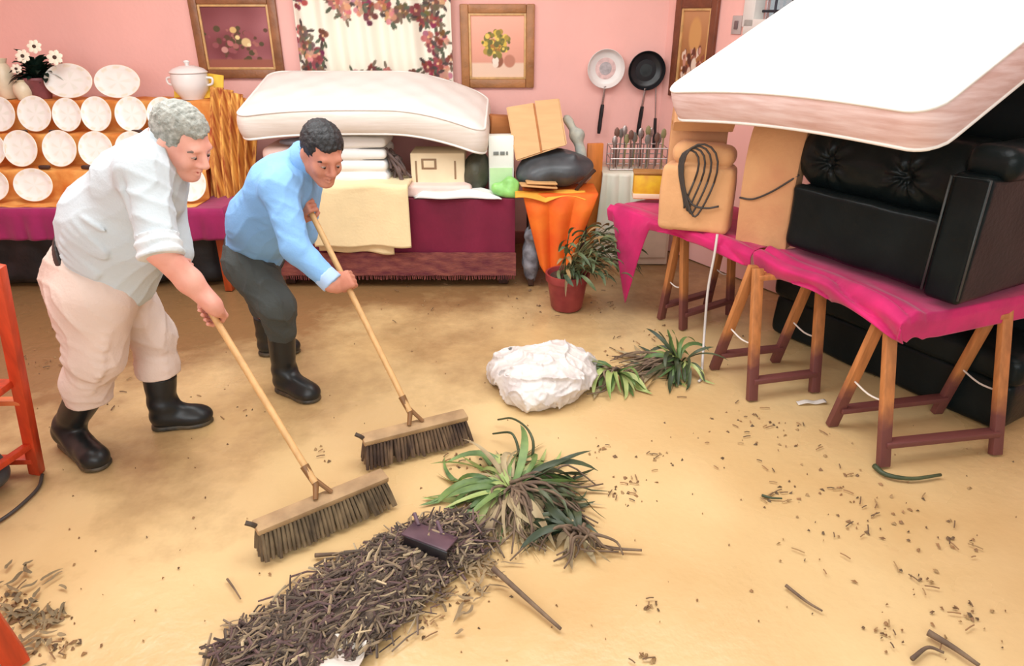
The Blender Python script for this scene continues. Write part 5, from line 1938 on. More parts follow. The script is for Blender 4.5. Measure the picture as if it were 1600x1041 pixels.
# rolled cuff and collar
ud = nrm(elR - shR)
cu_c = elR - ud * 0.015
cuff_v = blob([rc(cu_c - ud * 0.038, cu_c + ud * 0.024, 0.070, 0.073, 0.01)], 0.005, lambda X, d: np.maximum(d + 0.004 * np.sin((X - cu_c) @ ud * 160 + 3 * wob(X, 14, 0.2)), np.abs((X - cu_c) @ ud) - 0.038))
cuff_m = mat('pale_blue_cuff', (206, 216, 222), 0.85, scale=20, col2=(226, 232, 236), bump=0.2)
obj('rolled_cuff', cuff_v, cuff_m, shirt_o, sharp=None)
nd = nrm(hd - nek)
cc_ = nek + nd * 0.018 + A(0.004, 0, 0)
obj('collar', blob([rc(cc_ - nd * 0.02, cc_ + nd * 0.012, 0.082, 0.074, 0.01), sub(rc(cc_ - nd * 0.1, cc_ + nd * 0.1, 0.066, 0.066), 0.006)], 0.005, lambda X, d: np.maximum(d, np.abs((X - cc_) @ nd) - 0.026)), shirt1, shirt_o, sharp=None)
trous1 = mat('beige_pink_trousers', (224, 202, 190), 0.85, 0.05, 5, bump=0.12, bscale=100)
trp = [rc(pel + sp * 0.05, pel - sp * 0.03, 0.178, 0.172, 0.05), rc(pel + A(-0.05, -0.02, -0.02), hipR + A(-0.03, 0, -0.02), 0.15, 0.135, 0.05), rc(hipR, knR, 0.142, 0.104, 0.05), rc(hipL, knL, 0.125, 0.090, 0.04),
       rc(knR, bt1 + A(0, 0, 0.035), 0.104, 0.080, 0.03), rc(bt1 + A(0.01, -0.01, 0.06), bt1 + A(0, 0, -0.02), 0.092, 0.086, 0.03), rc(knL, bt2 + A(0, 0, 0.0), 0.090, 0.078, 0.03), rc(bt2 + A(0.0, 0, 0.06), bt2 + A(0, 0, -0.02), 0.086, 0.082, 0.03)]
cr2 = []
for i in range(7):
    p_ = hipR + (knR - hipR) * (0.1 + 0.16 * i)
    cr2.append((p_ + A(-0.12, -0.07, 0.06), p_ + A(0.08, -0.10, -0.09), 0.018, 0.014))
for i in range(4):
    p_ = knR + (bt1 - knR) * (0.25 + 0.2 * i)
    cr2.append((p_ + A(-0.09, -0.04, -0.02), p_ + A(0.07, -0.08, 0.03), 0.018, 0.012))
    p_ = knL + (bt2 - knL) * (0.2 + 0.22 * i)
    cr2.append((p_ + A(-0.08, -0.05, 0.02), p_ + A(0.07, -0.06, -0.01), 0.017, 0.012))


cloth_part('trousers', trp, trous1, man, 0.0065, chain(trouser_post(1, trp, lambda X: ((X - bp_) @ n1) - 0.014, 0), folds(0.009, 90, A(0.5, 0, -0.8), 1.9), creases(cr2), lambda X, d: np.maximum(d, 0.262 - X[:, 2])))
belt_m = mat('dark_leather_belt', (44, 38, 36), 0.45, 0.2)
belt_p = [rc(bp_ - sp * 0.06, bp_ + sp * 0.06, 0.187, 0.188, 0.03)]
cloth_part('belt', belt_p, belt_m, man, 0.006, lambda X, d: np.maximum(d, np.abs((X - bp_) @ n1 + 0.002) - 0.018))
boot(G(104, 688), G(162, 735), bt1 + A(0, 0, 0.01), 0.072, man, rubber, rubber_mud)
boot(G(240, 669), G(334, 657), bt2 + A(0, 0, 0.01), 0.070, man, rubber, rubber_mud)

# ------------------------------------------------------------------ YOUNGER MAN
pel = P(396, 398, 3.08)
bel = P(408, 345, 3.00)
che = P(440, 292, 2.90)
nek = P(474, 248, 2.88)
hd = P(504, 241, 2.84)
left2 = nrm(A(0.20, 0.97, 0.0))
shR = P(436, 292, 2.77)
shL = P(476, 288, 3.02)
elR = P(462, 388, 2.68)
S2_ = B2[3]
gR, wR, _ = grip(S2_, ax2, nrm(S2_ - elR), 1, 1.0)
S2b = S2_ + ax2 * 0.36
elL = P(474, 365, 2.98)
gL, wL, _ = grip(S2b, ax2, nrm(S2b - elL), -1, 0.98)
HM2 = frame_of((0.50, -0.66, -0.42), roll=-0.06)
HS2 = 0.95
hipR, hipL = P(395, 415, 2.99), P(392, 412, 3.16)
knR, knL = P(432, 478, 2.90), P(418, 480, 3.28)
bt1 = P(440, 520, 2.94)
bt2 = P(416, 500, 3.36)
bodyp = [rc(pel, bel, 0.10, 0.105, 0.05), rc(bel, che, 0.105, 0.105, 0.05), rc(che, nek, 0.095, 0.05, 0.05), rc(shR * 0.9 + che * 0.1, shL, 0.05, 0.05, 0.05),
         rc(nek, hd - HM2 @ A(0.035, 0, 0.05), 0.054, 0.054, 0.04),
         rc(shR, elR, 0.046, 0.038, 0.03), rc(elR, wR, 0.038, 0.028, 0.02), rc(shL, elL, 0.046, 0.038, 0.03), rc(elL, wL, 0.038, 0.028, 0.02),
         rc(hipR, knR, 0.065, 0.05, 0.04), rc(knR, bt1 + A(0, 0, 0.02), 0.05, 0.04, 0.03), rc(hipL, knL, 0.065, 0.05, 0.04), rc(knL, bt2 + A(0, 0, 0.02), 0.05, 0.04, 0.03)]
bodyp += place(head_prims(1.0), HM2, hd, HS2) + gR + gL
boy, _v = person_body('person', 'black haired younger person in a light blue shirt, sweeping with the farther broom', bodyp, 0.0042, skin2)
V, F = blob(place(hair_prims(), HM2, hd, HS2), 0.0035, hair_post(HM2.astype(np.float32), hd.astype(np.float32), HS2, 0.003, 1.4, 0.058))
obj('hair', (V, F), hair2, boy, sharp=None)
face_details(boy, HM2, hd, HS2, brow2, lip2)
shirt2 = mat('light_blue_shirt', (132, 182, 234), 0.8, 0.06, 4, bump=0.1, bscale=120)
sp = nrm(che - pel)
fwd2 = nrm(A(0.85, -0.5, 0) - sp * np.dot(A(0.85, -0.5, 0), sp))
shirtp = [rc(pel + sp * 0.03, bel, 0.132, 0.135, 0.05), rc(bel, che, 0.135, 0.130, 0.06), rc(che, nek - nrm(hd - nek) * 0.01, 0.125, 0.064, 0.05), rc(shR, shL, 0.070, 0.070, 0.06), rc(che + fwd2 * 0.03 - sp * 0.05, bel + fwd2 * 0.03, 0.115, 0.12, 0.06),
          rc(shR, elR, 0.074, 0.060, 0.035), rc(elR, wR + (elR - wR) * 0.16, 0.060, 0.046, 0.02), rc(shL, elL, 0.072, 0.058, 0.035), rc(elL, wL + (elL - wL) * 0.16, 0.058, 0.046, 0.02)]
bp2 = pel + sp * 0.035
n2 = nrm(sp * 1.0 + fwd2 * 0.15)
cr3 = []
for i in range(6):
    p_ = bel + sp * (-0.10 + 0.05 * i) - left2 * 0.12
    cr3.append((p_ - fwd2 * 0.10 + sp * 0.02, p_ + fwd2 * 0.08 - sp * 0.03, 0.010, 0.010))
for i in range(5):
    p_ = elR + (wR - elR) * (0.05 + 0.18 * i)
    cr3.append((p_ + A(-0.06, -0.02, 0.03), p_ + A(0.03, -0.05, -0.03), 0.008, 0.009))
for i in range(4):
    p_ = shR + (elR - shR) * (0.15 + 0.24 * i)
    cr3.append((p_ + A(-0.06, -0.04, 0.05), p_ + A(0.06, -0.06, -0.03), 0.009, 0.010))
shirt_o = cloth_part('shirt', shirtp, shirt2, boy, 0.006, chain(folds(0.0055, 100, sp + fwd2 * 0.5, 2.4), creases(cr3), lambda X, d: np.maximum(d, -((X - bp2) @ n2))))
fa = nrm(wR - elR)
cu_c = wR + (elR - wR) * 0.14
cuff_m2 = mat('blue_white_cuff', (176, 204, 240), 0.8, 0.05, 10)
obj('cuff', blob([rc(cu_c - fa * 0.03, cu_c + fa * 0.03, 0.048, 0.049, 0.01)], 0.005, lambda X, d: np.maximum(d, np.abs((X - cu_c) @ fa) - 0.026)), cuff_m2, shirt_o, sharp=None)
nd = nrm(hd - nek)
cc_ = nek + nd * 0.020
obj('collar', blob([rc(cc_ - nd * 0.02, cc_ + nd * 0.012, 0.074, 0.066, 0.01), sub(rc(cc_ - nd * 0.1, cc_ + nd * 0.1, 0.058, 0.058), 0.006)], 0.005, lambda X, d: np.maximum(d, np.abs((X - cc_) @ nd) - 0.026)), shirt2, shirt_o, sharp=None)
trous2 = mat('dark_grey_trousers', (70, 74, 72), 0.85, 0.12, 6, bump=0.15, bscale=90)
trp = [rc(pel + sp * 0.04, pel - sp * 0.03, 0.134, 0.126, 0.04), rc(hipR + A(-0.02, 0, 0), knR, 0.112, 0.084, 0.05), rc(hipL, knL, 0.105, 0.082, 0.04), rc(knR, bt1 + A(0, 0, 0.01), 0.084, 0.072, 0.03), rc(knL, bt2 + A(0, 0, 0.01), 0.082, 0.070, 0.03)]
cr4 = []
for i in range(6):
    p_ = hipR + (knR - hipR) * (0.1 + 0.2 * i)
    cr4.append((p_ + A(-0.09, -0.05, 0.03), p_ + A(0.06, -0.08, -0.03), 0.010, 0.011))
for i in range(3):
    p_ = knR + (bt1 - knR) * (0.25 + 0.3 * i)
    cr4.append((p_ + A(-0.07, -0.04, 0), p_ + A(0.06, -0.06, 0.01), 0.009, 0.010))
cloth_part('trousers', trp, trous2, boy, 0.006, chain(trouser_post(1, trp, lambda X: ((X - bp2) @ n2) - 0.012, 0), folds(0.009, 110, A(0.4, 0, -0.8), 0.3), creases(cr4), lambda X, d: np.maximum(d, 0.290 - X[:, 2])))
cloth_part('belt', [rc(bp2 - sp * 0.05, bp2 + sp * 0.05, 0.141, 0.143, 0.03)], belt_m, boy, 0.006, lambda X, d: np.maximum(d, np.abs((X - bp2) @ n2) - 0.014))
boot(G(436, 606), G(497, 628), bt1 + A(0, 0, 0.03), 0.066, boy, rubber, rubber_mud)
boot(G(406, 553), G(470, 549), bt2 + A(0, 0, 0.03), 0.064, boy, rubber, rubber_mud)

# ================================================================== BROOMS
bristle1 = mat('grey_brown_bristle', (80, 66, 50), 0.85, scale=26, col2=(132, 112, 84), stretch=(1, 1, 0.25))
bristle2 = mat('dark_bristle', (62, 46, 40), 0.85, scale=26, col2=(120, 96, 72), stretch=(1, 1, 0.25))
block_m = mat('muddy_broom_block', (150, 120, 86), 0.7, scale=9, col2=(190, 156, 114), bump=0.15)


def broom(geo, label, bm, ext, lean):
    a, b, j, h = geo
    ax = nrm(b - a)
    side = nrm(np.cross(ax, (0, 0, 1)))            # towards the viewer
    side = side if side[1] < 0 else -side
    L = np.linalg.norm(b - a)
    c = (a + b) / 2
    t = thing('broom', (c[0], c[1], 0), label, 'broom', 'wide push brooms')
    M = np.stack([ax, side, np.cross(ax, side)], 1)
    if M[2, 2] < 0:
        M[:, 2] *= -1
        M[:, 1] *= -1
    M = M @ rotx(lean if M[1, 1] > 0 else lean)
    blk = obj('block', box(c, (L, 0.064, 0.026), M, 0.007), block_m, t)
    tu_ = []
    nr, nc = 5, int(L / 0.0145)
    r = np.random.default_rng(4)
    for i in range(nr):
        for k in range(nc):
            s0 = (k + 0.5) / nc - 0.5
            p0 = c + ax * (s0 * (L - 0.012)) + side * ((i / (nr - 1) - 0.5) * 0.052) - A(0, 0, 0.012)
            p1 = A(p0[0], p0[1], 0.006 + r.uniform(0, 0.010)) + ax * (s0 * 0.035 + r.normal(0, 0.004)) + side * ((i / (nr - 1) - 0.5) * 0.045 + 0.018 + r.normal(0, 0.004))
            tu_.append(tube([p0, p0 * 0.5 + p1 * 0.5, p1], [0.0055, 0.0075, 0.0062], 6, flat=0.8))
    obj('bristles', join(tu_), bm, t)
    top = h + nrm(h - j) * ext
    obj('handle', tube(np.linspace(j + nrm(h - j) * 0.055, top, 12), [0.0125] * 11 + [0.010], 12), pale_wood, t)
    d = nrm(h - j)
    base = j - A(0, 0, 0.004)
    br_ = [tube([base + ax * -0.028, base + d * 0.05, base + d * 0.13], [0.009, 0.012, 0.0165], 10), tube([base + ax * 0.035 + side * -0.005, base + d * 0.07 + ax * 0.006, base + d * 0.10], [0.008, 0.009, 0.011], 8)]
    obj('bracket', join(br_), mat('brown_bracket', (136, 96, 58), 0.5, 0.15), t)
    e = c - ax * (L / 2 - 0.006)
    obj('end_hook', tube(curve([e + A(0, 0, 0.006), e - ax * 0.012 + A(0, 0, 0.020), e - ax * 0.03 - side * 0.010 + A(0, 0, 0.030)], 8), 0.009, 8), mat('dark_hook', (74, 60, 48), 0.5, 0.2), t)
    return t


broom(B1, 'nearer wide push broom held by the older person in the pale shirt', bristle1, 0.46, 0.15)
broom(B2, 'farther push broom with dark bristles, held by the younger person in blue', bristle2, 0.50, 0.15)

# ================================================================== CHAIR AND STOOL AT THE LEFT EDGE
red_wood = mat('red_orange_wood', (196, 66, 32), 0.45, 0.25, 4, stretch=(8, 8, 1), bump=0.05)
ch = thing('chair', (-2.2, 2.2, 0), 'red orange wooden chair frame cut by the left edge of the photo', 'chair')
lf, lt = G(58, 738), P(-6, 415, 2.20)
lf2, lt2 = lf + A(-0.44, -0.02, 0), lt + A(-0.44, -0.02, 0)
obj('leg', bar(lf, lt, 0.045, 0.04, up=(0, 1, 0)), red_wood, ch)
obj('leg', bar(lf2, lt2, 0.045, 0.04, up=(0, 1, 0)), red_wood, ch)
ff, ff2 = lf + A(-0.05, -0.42, 0), lf2 + A(-0.05, -0.42, 0)
zs = 0.45
at_ = lambda p, q_, z: p + (q_ - p) * (z - p[2]) / (q_[2] - p[2])
obj('leg', bar(ff, ff + A(0.02, 0.02, zs - 0.02), 0.042, 0.04), red_wood, ch)
obj('leg', bar(ff2, ff2 + A(0.02, 0.02, zs - 0.02), 0.042, 0.04), red_wood, ch)
obj('seat', box((at_(lf, lt, zs) + at_(lf2, lt2, zs)) / 2 + A(-0.02, -0.22, 0.0), (0.46, 0.46, 0.03), bevel=0.008), red_wood, ch)
obj('stretcher', bar(at_(lf, lt, 0.07), at_(lf2, lt2, 0.07), 0.045, 0.025), red_wood, ch)
obj('stretcher', bar(at_(lf, lt, 0.15), ff + A(0, 0, 0.15), 0.03, 0.025), red_wood, ch)
obj('stretcher', bar(at_(lf, lt, 0.36), at_(lf2, lt2, 0.36), 0.04, 0.022), mat('pale_red_wood', (220, 120, 70), 0.5, 0.1), ch)
obj('back_rail', bar(at_(lf, lt, 0.86), at_(lf2, lt2, 0.86), 0.06, 0.022), red_wood, ch)
V, F = blob([el(at_(lf, lt, 0.17) + A(-0.22, -0.10, -0.06), (0.14, 0.10, 0.07)), el(at_(lf, lt, 0.17) + A(-0.15, -0.12, -0.09), (0.10, 0.09, 0.07), 0.04)], 0.012, lambda X, d: np.maximum(d + 0.008 * wob(X, 20), 0.001 - X[:, 2]))
tag(obj('dark_bag', (V, F), grey_bag, sharp=None), 'black bag lying under the red orange chair at the left photo edge', 'bag')
tag(obj('cable', tube(curve([G(66, 742, 0.008), G(60, 762, 0.008), G(38, 785, 0.008), G(12, 806, 0.008), G(-20, 826, 0.008)], 24), 0.007, 6), cab, sharp=None), 'dark cable lying on the mud beside the red orange chair leg', 'cable')
sl_ = thing('stool', (-1.75, 1.25, 0), 'red wooden stool with one leg showing in the lower left corner', 'stool')
f0 = G(26, 1034)
sc_ = f0 + A(-0.20, 0.0, 0.46)
for dx, dy in ((0, 0), (-0.36, 0), (0, -0.30), (-0.36, -0.30)):
    foot = f0 + A(dx, dy, 0)
    top = f0 + A(-0.18 + (dx + 0.18) * 0.8, -0.15 + (dy + 0.15) * 0.75, 0.44)
    obj('leg', bar(foot, top, 0.06, 0.06), red_wood, sl_)
obj('seat', box(f0 + A(-0.18, -0.15, 0.455), (0.34, 0.30, 0.03), bevel=0.01), red_wood, sl_)

# ================================================================== ON THE FLOOR
# white plastic sack
bagm = mat('white_plastic_sack', (232, 226, 220), 0.45, scale=9, col2=(206, 196, 192), bump=0.45, bscale=16)
c0 = G(845, 600)
pr = [el(G(850, 610) + A(0, 0.02, 0.06), (0.24, 0.20, 0.12)), el(G(812, 590) + A(0, 0, 0.045), (0.16, 0.12, 0.07), 0.08), el(G(835, 630) + A(0.0, 0.02, 0.05), (0.11, 0.12, 0.07), 0.06), el(G(880, 590) + A(0, 0, 0.06), (0.15, 0.15, 0.09), 0.08)]


def crumple(X, d):
    a = np.abs(wob(X, 15, 1.7)) * 2.6
    b = np.abs(wob(X @ rotz(0.8).astype(np.float32), 34, 4.1)) * 2.2
    c = np.abs(wob(X @ rotx(0.9).astype(np.float32), 48, 2.9)) * 2.2
    return np.maximum(d - 0.018 * np.clip(1 - a, 0, 1) ** 2 - 0.007 * np.clip(1 - b, 0, 1) ** 2 - 0.003 * np.clip(1 - c, 0, 1) ** 2 + 0.016 * wob(X, 10, 0.4), 0.002 - X[:, 2])


sk = obj('plastic_sack', blob(pr, 0.006, crumple), bagm, sharp=None)
tag(sk, 'crumpled white plastic sack lying on the mud in the middle of the room', 'sack')
# leaves caught under the sack: uprooted plants
leaf_g = mat('strap_leaf_green', (62, 92, 48), 0.5, scale=9, col2=(122, 148, 82))
leaf_l = mat('strap_leaf_lime', (128, 154, 78), 0.5, scale=9, col2=(190, 196, 130))
leaf_k = mat('strap_leaf_dark', (40, 56, 36), 0.5, scale=6, col2=(84, 92, 62))
dry = mat('dry_grey_leaf', (142, 122, 92), 0.7, scale=8, col2=(184, 166, 128))
root_m = mat('muddy_root', (92, 74, 62), 0.85, scale=18, col2=(132, 110, 88))


def uprooted(name, label, c, spec, roots, group='uprooted plants on the mud'):
    t = thing(name, (c[0], c[1], 0), label, 'plant', group)
    bins = {}
    for (m, nm, n, a0, a1, l0, l1, e0, e1, w0, w1, rad) in spec:
        for i in range(n):
            an = R(RNG.uniform(a0, a1))
            e_ = RNG.uniform(e0, e1)
            d = A(math.cos(an) * math.cos(e_), math.sin(an) * math.cos(e_), math.sin(e_))
            p = A(c[0], c[1], 0.03) + d * A(1, 1, 0.3) * rad * RNG.uniform(0.2, 1)
            bins.setdefault((nm, m), []).append(blade(p, d, RNG.uniform(l0, l1), RNG.uniform(w0, w1), RNG.uniform(0.8, 3.4), RNG.normal(0, 0.9), 9, twist=RNG.normal(0, 1.1)))
    for (nm, m), bl in bins.items():
        obj(nm, join(bl), m, t, sharp=None)
    rt = []
    for (a0, a1, n, l0, l1) in roots:
        for i in range(n):
            an = R(RNG.uniform(a0, a1))
            d = A(math.cos(an), math.sin(an), 0)
            l = RNG.uniform(l0, l1)
            p0 = A(c[0], c[1], 0.04) + d * 0.02 + A(RNG.normal(0, 0.02), RNG.normal(0, 0.02), 0)
            s = A(-d[1], d[0], 0)
            pts = [p0, p0 + d * l * 0.35 + s * RNG.normal(0, 0.02) + A(0, 0, RNG.uniform(0, 0.04)), p0 + d * l * 0.7 + s * RNG.normal(0, 0.03) + A(0, 0, -0.01), p0 + d * l + s * RNG.normal(0, 0.04) + A(0, 0, -0.03)]
            pts = np.array(pts)
            pts[:, 2] = np.maximum(pts[:, 2], 0.006)
            rt.append(tube(curve(pts, 12), np.linspace(0.008, 0.003, 12), 5))
    if rt:
        obj('roots', join(rt), root_m, t, sharp=None)
    return t


pA = G(800, 772)
uprooted('uprooted_plant', 'large uprooted strap leafed plant lying on the mud in the foreground beside the twig heap', pA, [
    (leaf_g, 'green_leaves', 30, -10, 200, 0.14, 0.38, 0.05, 0.8, 0.016, 0.036, 0.09),
    (leaf_l, 'lime_leaves', 10, 20, 200, 0.14, 0.34, 0.05, 0.8, 0.012, 0.026, 0.09),
    (leaf_l, 'lime_leaves', 14, 150, 290, 0.18, 0.36, 0.1, 0.7, 0.026, 0.042, 0.05),
    (leaf_g, 'green_leaves', 16, 200, 260, 0.18, 0.30, 0.1, 0.6, 0.022, 0.036, 0.05),
    (dry, 'dry_leaves', 50, 228, 300, 0.16, 0.38, 0.05, 0.5, 0.012, 0.034, 0.06),
    (leaf_k, 'dark_leaves', 34, -50, 30, 0.14, 0.38, 0.1, 0.7, 0.016, 0.034, 0.10),
    (dry, 'dry_leaves', 12, -60, 0, 0.2, 0.36, 0.05, 0.3, 0.02, 0.035, 0.08),
    (dry, 'dry_leaves', 14, 60, 190, 0.14, 0.28, 0.2, 0.8, 0.012, 0.026, 0.07)], [(240, 300, 22, 0.15, 0.34), (-40, 10, 14, 0.2, 0.34)])
pA2 = G(905, 838)
uprooted('uprooted_plant', 'small muddy leaf clump at the right side of the large uprooted plant', pA2, [
    (leaf_k, 'dark_leaves', 22, 90, 200, 0.10, 0.24, 0.1, 0.7, 0.02, 0.034, 0.07),
    (dry, 'dry_leaves', 14, 120, 300, 0.08, 0.16, 0.0, 0.4, 0.018, 0.03, 0.06)], [(200, 330, 12, 0.08, 0.15)])
pB = G(962, 590)
uprooted('uprooted_plant', 'bright green leaf tuft on the mud just right of the white sack', pB, [
    (leaf_l, 'lime_leaves', 14, 170, 340, 0.16, 0.30, 0.2, 0.9, 0.022, 0.036, 0.03),
    (leaf_g, 'green_leaves', 18, 150, 360, 0.14, 0.28, 0.2, 0.9, 0.02, 0.034, 0.04),
    (dry, 'dry_leaves', 8, 140, 240, 0.15, 0.3, 0.05, 0.3, 0.02, 0.03, 0.04)], [(140, 240, 10, 0.10, 0.22)])
pC = G(1062, 575)
uprooted('uprooted_plant', 'grey green uprooted plant lying beside the white cord under the far magenta table', pC, [
    (leaf_k, 'dark_leaves', 30, 100, 320, 0.16, 0.32, 0.2, 1.2, 0.018, 0.03, 0.05),
    (leaf_g, 'green_leaves', 18, 60, 300, 0.14, 0.28, 0.3, 1.2, 0.018, 0.03, 0.05),
    (leaf_l, 'pale_leaves', 9, 120, 320, 0.14, 0.26, 0.3, 1.0, 0.018, 0.028, 0.04),
    (dry, 'dry_leaves', 18, 150, 215, 0.22, 0.40, 0.05, 0.4, 0.018, 0.03, 0.04)], [(160, 215, 18, 0.2, 0.36)])

# heap of sodden twigs
tw = vmat('sodden_twig', 0.7, 0.15, 60)
spine = [G(395, 1045), G(470, 1010), G(560, 940), G(640, 885), G(695, 850), G(740, 850)]
widths = [0.14, 0.17, 0.18, 0.15, 0.11, 0.11]
cs, ws_ = curve(spine, 60), np.interp(np.linspace(0, 1, 60), np.linspace(0, 1, 6), widths)
tws, tcs = [], []
pd = nrm(spine[-2] - spine[0])
for i in range(3600):
    k = int(RNG.integers(0, 55))
    c = cs[k]
    w = ws_[k]
    o = RNG.uniform(-1.0, 1.0) if RNG.uniform() < 0.75 else RNG.normal(0, 0.7)
    if abs(o) > 1.35:
        continue
    side = A(-pd[1], pd[0], 0)
    hh = 0.085 * max(0.05, 1 - o * o * 0.8)
    z = 0.006 + hh * RNG.uniform(0.25, 1) ** 0.6
    p = A(c[0], c[1], z) + side * o * w + pd * RNG.normal(0, 0.04)
    an = RNG.normal(0, 0.75)
    d = nrm(pd * math.cos(an) + side * math.sin(an) + A(0, 0, RNG.normal(0, 0.18)))
    l = RNG.uniform(0.03, 0.12)
    r0 = RNG.uniform(0.0018, 0.0048)
    mid = p + A(RNG.normal(0, 0.008), RNG.normal(0, 0.008), RNG.normal(0, 0.006))
    q_ = np.array([p - d * l / 2, mid, p + d * l / 2])
    q_[:, 2] = np.maximum(q_[:, 2], 0.004)
    t_ = tube(q_, [r0, r0 * 1.1, r0 * 0.7], 5)
    tws.append(t_)
    g_ = RNG.uniform(0, 1)
    col = np.array([(96, 82, 70), (122, 104, 88), (74, 60, 54), (150, 130, 104), (104, 80, 78), (188, 168, 134)][min(5, int(g_ * 5.4))]) * RNG.uniform(0.85, 1.1)
    tcs.append(np.repeat(col[None], len(t_[0]), 0))
V, F = join(tws)
tp = tag(obj('twig_heap', (V, F), tw, cols=lin(np.clip(np.concatenate(tcs), 0, 255))), 'long heap of sodden grey brown twigs swept up in the foreground', 'twigs', kind='stuff')
# muddy core of the heap
core = []
for k in range(0, 54, 3):
    core.append(el(A(cs[k][0], cs[k][1], 0.0), (ws_[k] * 0.82, ws_[k] * 0.82, 0.06), 0.04))
tag(obj('mud_mound', blob(core, 0.012, lambda X, d: np.maximum(d + 0.010 * wob(X, 30, 0.8), -0.002 - X[:, 2])), mat('dark_mud', (70, 56, 48), 0.7, scale=40, col2=(110, 92, 76), bump=0.6, bscale=60), sharp=None), 'low mound of dark mud and bark under the twig heap', 'mud', kind='stuff')
# dark purple plastic tray shard
sh_c = G(672, 838, 0.10)
SMx = rotz(-0.35) @ rotx(-0.25) @ roty(0.1)
shd = thing('plastic_shard', (sh_c[0], sh_c[1], 0.03), 'broken dark purple plastic piece on top of the twig heap', 'plastic')
pm = mat('purple_black_plastic', (66, 48, 60), 0.35, scale=7, col2=(112, 86, 96))
obj('plate', box(sh_c, (0.17, 0.10, 0.008), SMx, 0.003), pm, shd)
obj('rim', box(sh_c + SMx @ A(0.01, -0.05, -0.018), (0.16, 0.008, 0.034), SMx, 0.003), mat('black_plastic_rim', (24, 20, 24), 0.35, 0.2), shd)
for k, (u_, l) in enumerate(((-0.06, 0.09), (0.03, 0.07))):
    obj('torn_strip', tube([sh_c + SMx @ A(u_, 0.03, 0.006), sh_c + SMx @ A(u_ - 0.04, 0.07, 0.02), sh_c + SMx @ A(u_ - 0.05, 0.09, 0.00)], 0.007, 6, flat=0.5), pm, shd)
tag(obj('plastic_sheet', sheet(lambda u, v: (G(512, 1030)[0] + 0.11 * u - 0.0, G(512, 1030)[1] - 0.08 + 0.11 * v, 0.045 + 0.02 * np.sin(u * 6) * v + 0.012 * np.cos(v * 5)), 20, 16, 0.003), mat('white_scrap', (224, 216, 206), 0.5, 0.06), sharp=None), 'white plastic scrap at the bottom edge of the photo under the twig heap', 'plastic')


def twig(pxs, r0, label, m=None, name='twig', zs=None):
    zs = zs or [r0 + 0.001] * len(pxs)
    pts = curve([G(x, y, z) for (x, y), z in zip(pxs, zs)], 16)
    return tag(obj(name, tube(pts, np.linspace(r0, r0 * 0.55, len(pts)), 7), m or root_m, sharp=None), label, 'twig' if name == 'twig' else name, 'loose twigs and leaves on the mud')


twig([(770, 888), (830, 942), (876, 983)], 0.010, 'long brown stick pointing down right from the large uprooted plant', zs=[0.05, 0.02, 0.011])
twig([(925, 850), (960, 857), (1003, 860)], 0.008, 'thin brown twig pointing right from the small muddy leaf clump')
twig([(492, 868), (530, 866), (566, 869)], 0.008, 'short dark twig on the mud just below the nearer broom')
twig([(355, 905), (366, 920), (376, 936)], 0.004, 'tiny twig on the mud left of the twig heap')
twig([(1450, 988), (1490, 1012), (1530, 1040)], 0.011, 'dark stick near the bottom right corner')
twig([(1425, 1030), (1450, 1012), (1475, 1020)], 0.007, 'short twig beside the dark stick near the bottom right corner')
twig([(1228, 915), (1260, 940), (1285, 955)], 0.006, 'brown twig alone on the mud in the right foreground')
twig([(1366, 728), (1385, 742), (1425, 748), (1470, 742)], 0.012, 'curved dark green leaf stalk on the mud by the nearest trestle foot', leaf_k)
twig([(1190, 774), (1205, 778), (1222, 779)], 0.006, 'small greenish leaf piece on the mud in the right middle of the floor', leaf_k)
tag(obj('paper_scrap', sheet(lambda u, v: (G(1270, 634)[0] - 0.07 + 0.14 * u, G(1270, 634)[1] + 0.03 * v + 0.01 * u, 0.006 + 0.008 * np.sin(u * 5) ** 2), 14, 6, 0.003), mat('white_scrap', (224, 216, 206)), sharp=None), 'narrow white scrap on the floor under the near magenta table', 'paper')
# the dark curved stalks above the big plant
stk = []
for pts in ([(778, 656, 0.03), (800, 654, 0.08), (822, 668, 0.11), (833, 690, 0.09), (832, 716, 0.03)], [(770, 678, 0.03), (796, 676, 0.07), (806, 688, 0.06), (812, 712, 0.02)]):
    stk.append(tube(curve([G(x, y, z) for x, y, z in pts], 18), np.linspace(0.004, 0.007, 18)[:len(curve([G(x, y, z) for x, y, z in pts], 18))], 6))
tag(obj('dead_stalk', stk[0], leaf_k, sharp=None), 'dark arching stalk rising behind the large uprooted plant', 'stalk', 'loose twigs and leaves on the mud')
tag(obj('dead_stalk', stk[1], leaf_k, sharp=None), 'shorter dark arching stalk left of the tall one behind the large plant', 'stalk', 'loose twigs and leaves on the mud')

# scattered litter in the mud
lit, lc = [], []


def speck(p, s, col):
    n = 7
    an = np.sort(RNG.uniform(0, 2 * PI, n))
    rr = s * RNG.uniform(0.4, 1.0, n)
    st_ = RNG.uniform(0.4, 1)
    th = RNG.uniform(0, PI)
    x, y = rr * np.cos(an), rr * np.sin(an) * st_
    x, y = x * math.cos(th) - y * math.sin(th), x * math.sin(th) + y * math.cos(th)
    V = [(p[0] + a, p[1] + b, -0.003) for a, b in zip(x, y)] + [(p[0], p[1], 0.003 + s * 0.22)]
    F = [(i, (i + 1) % n, n) for i in range(n)]
    lit.append((np.array(V), F))
    lc.append(np.repeat(np.array(col, float)[None], n + 1, 0))


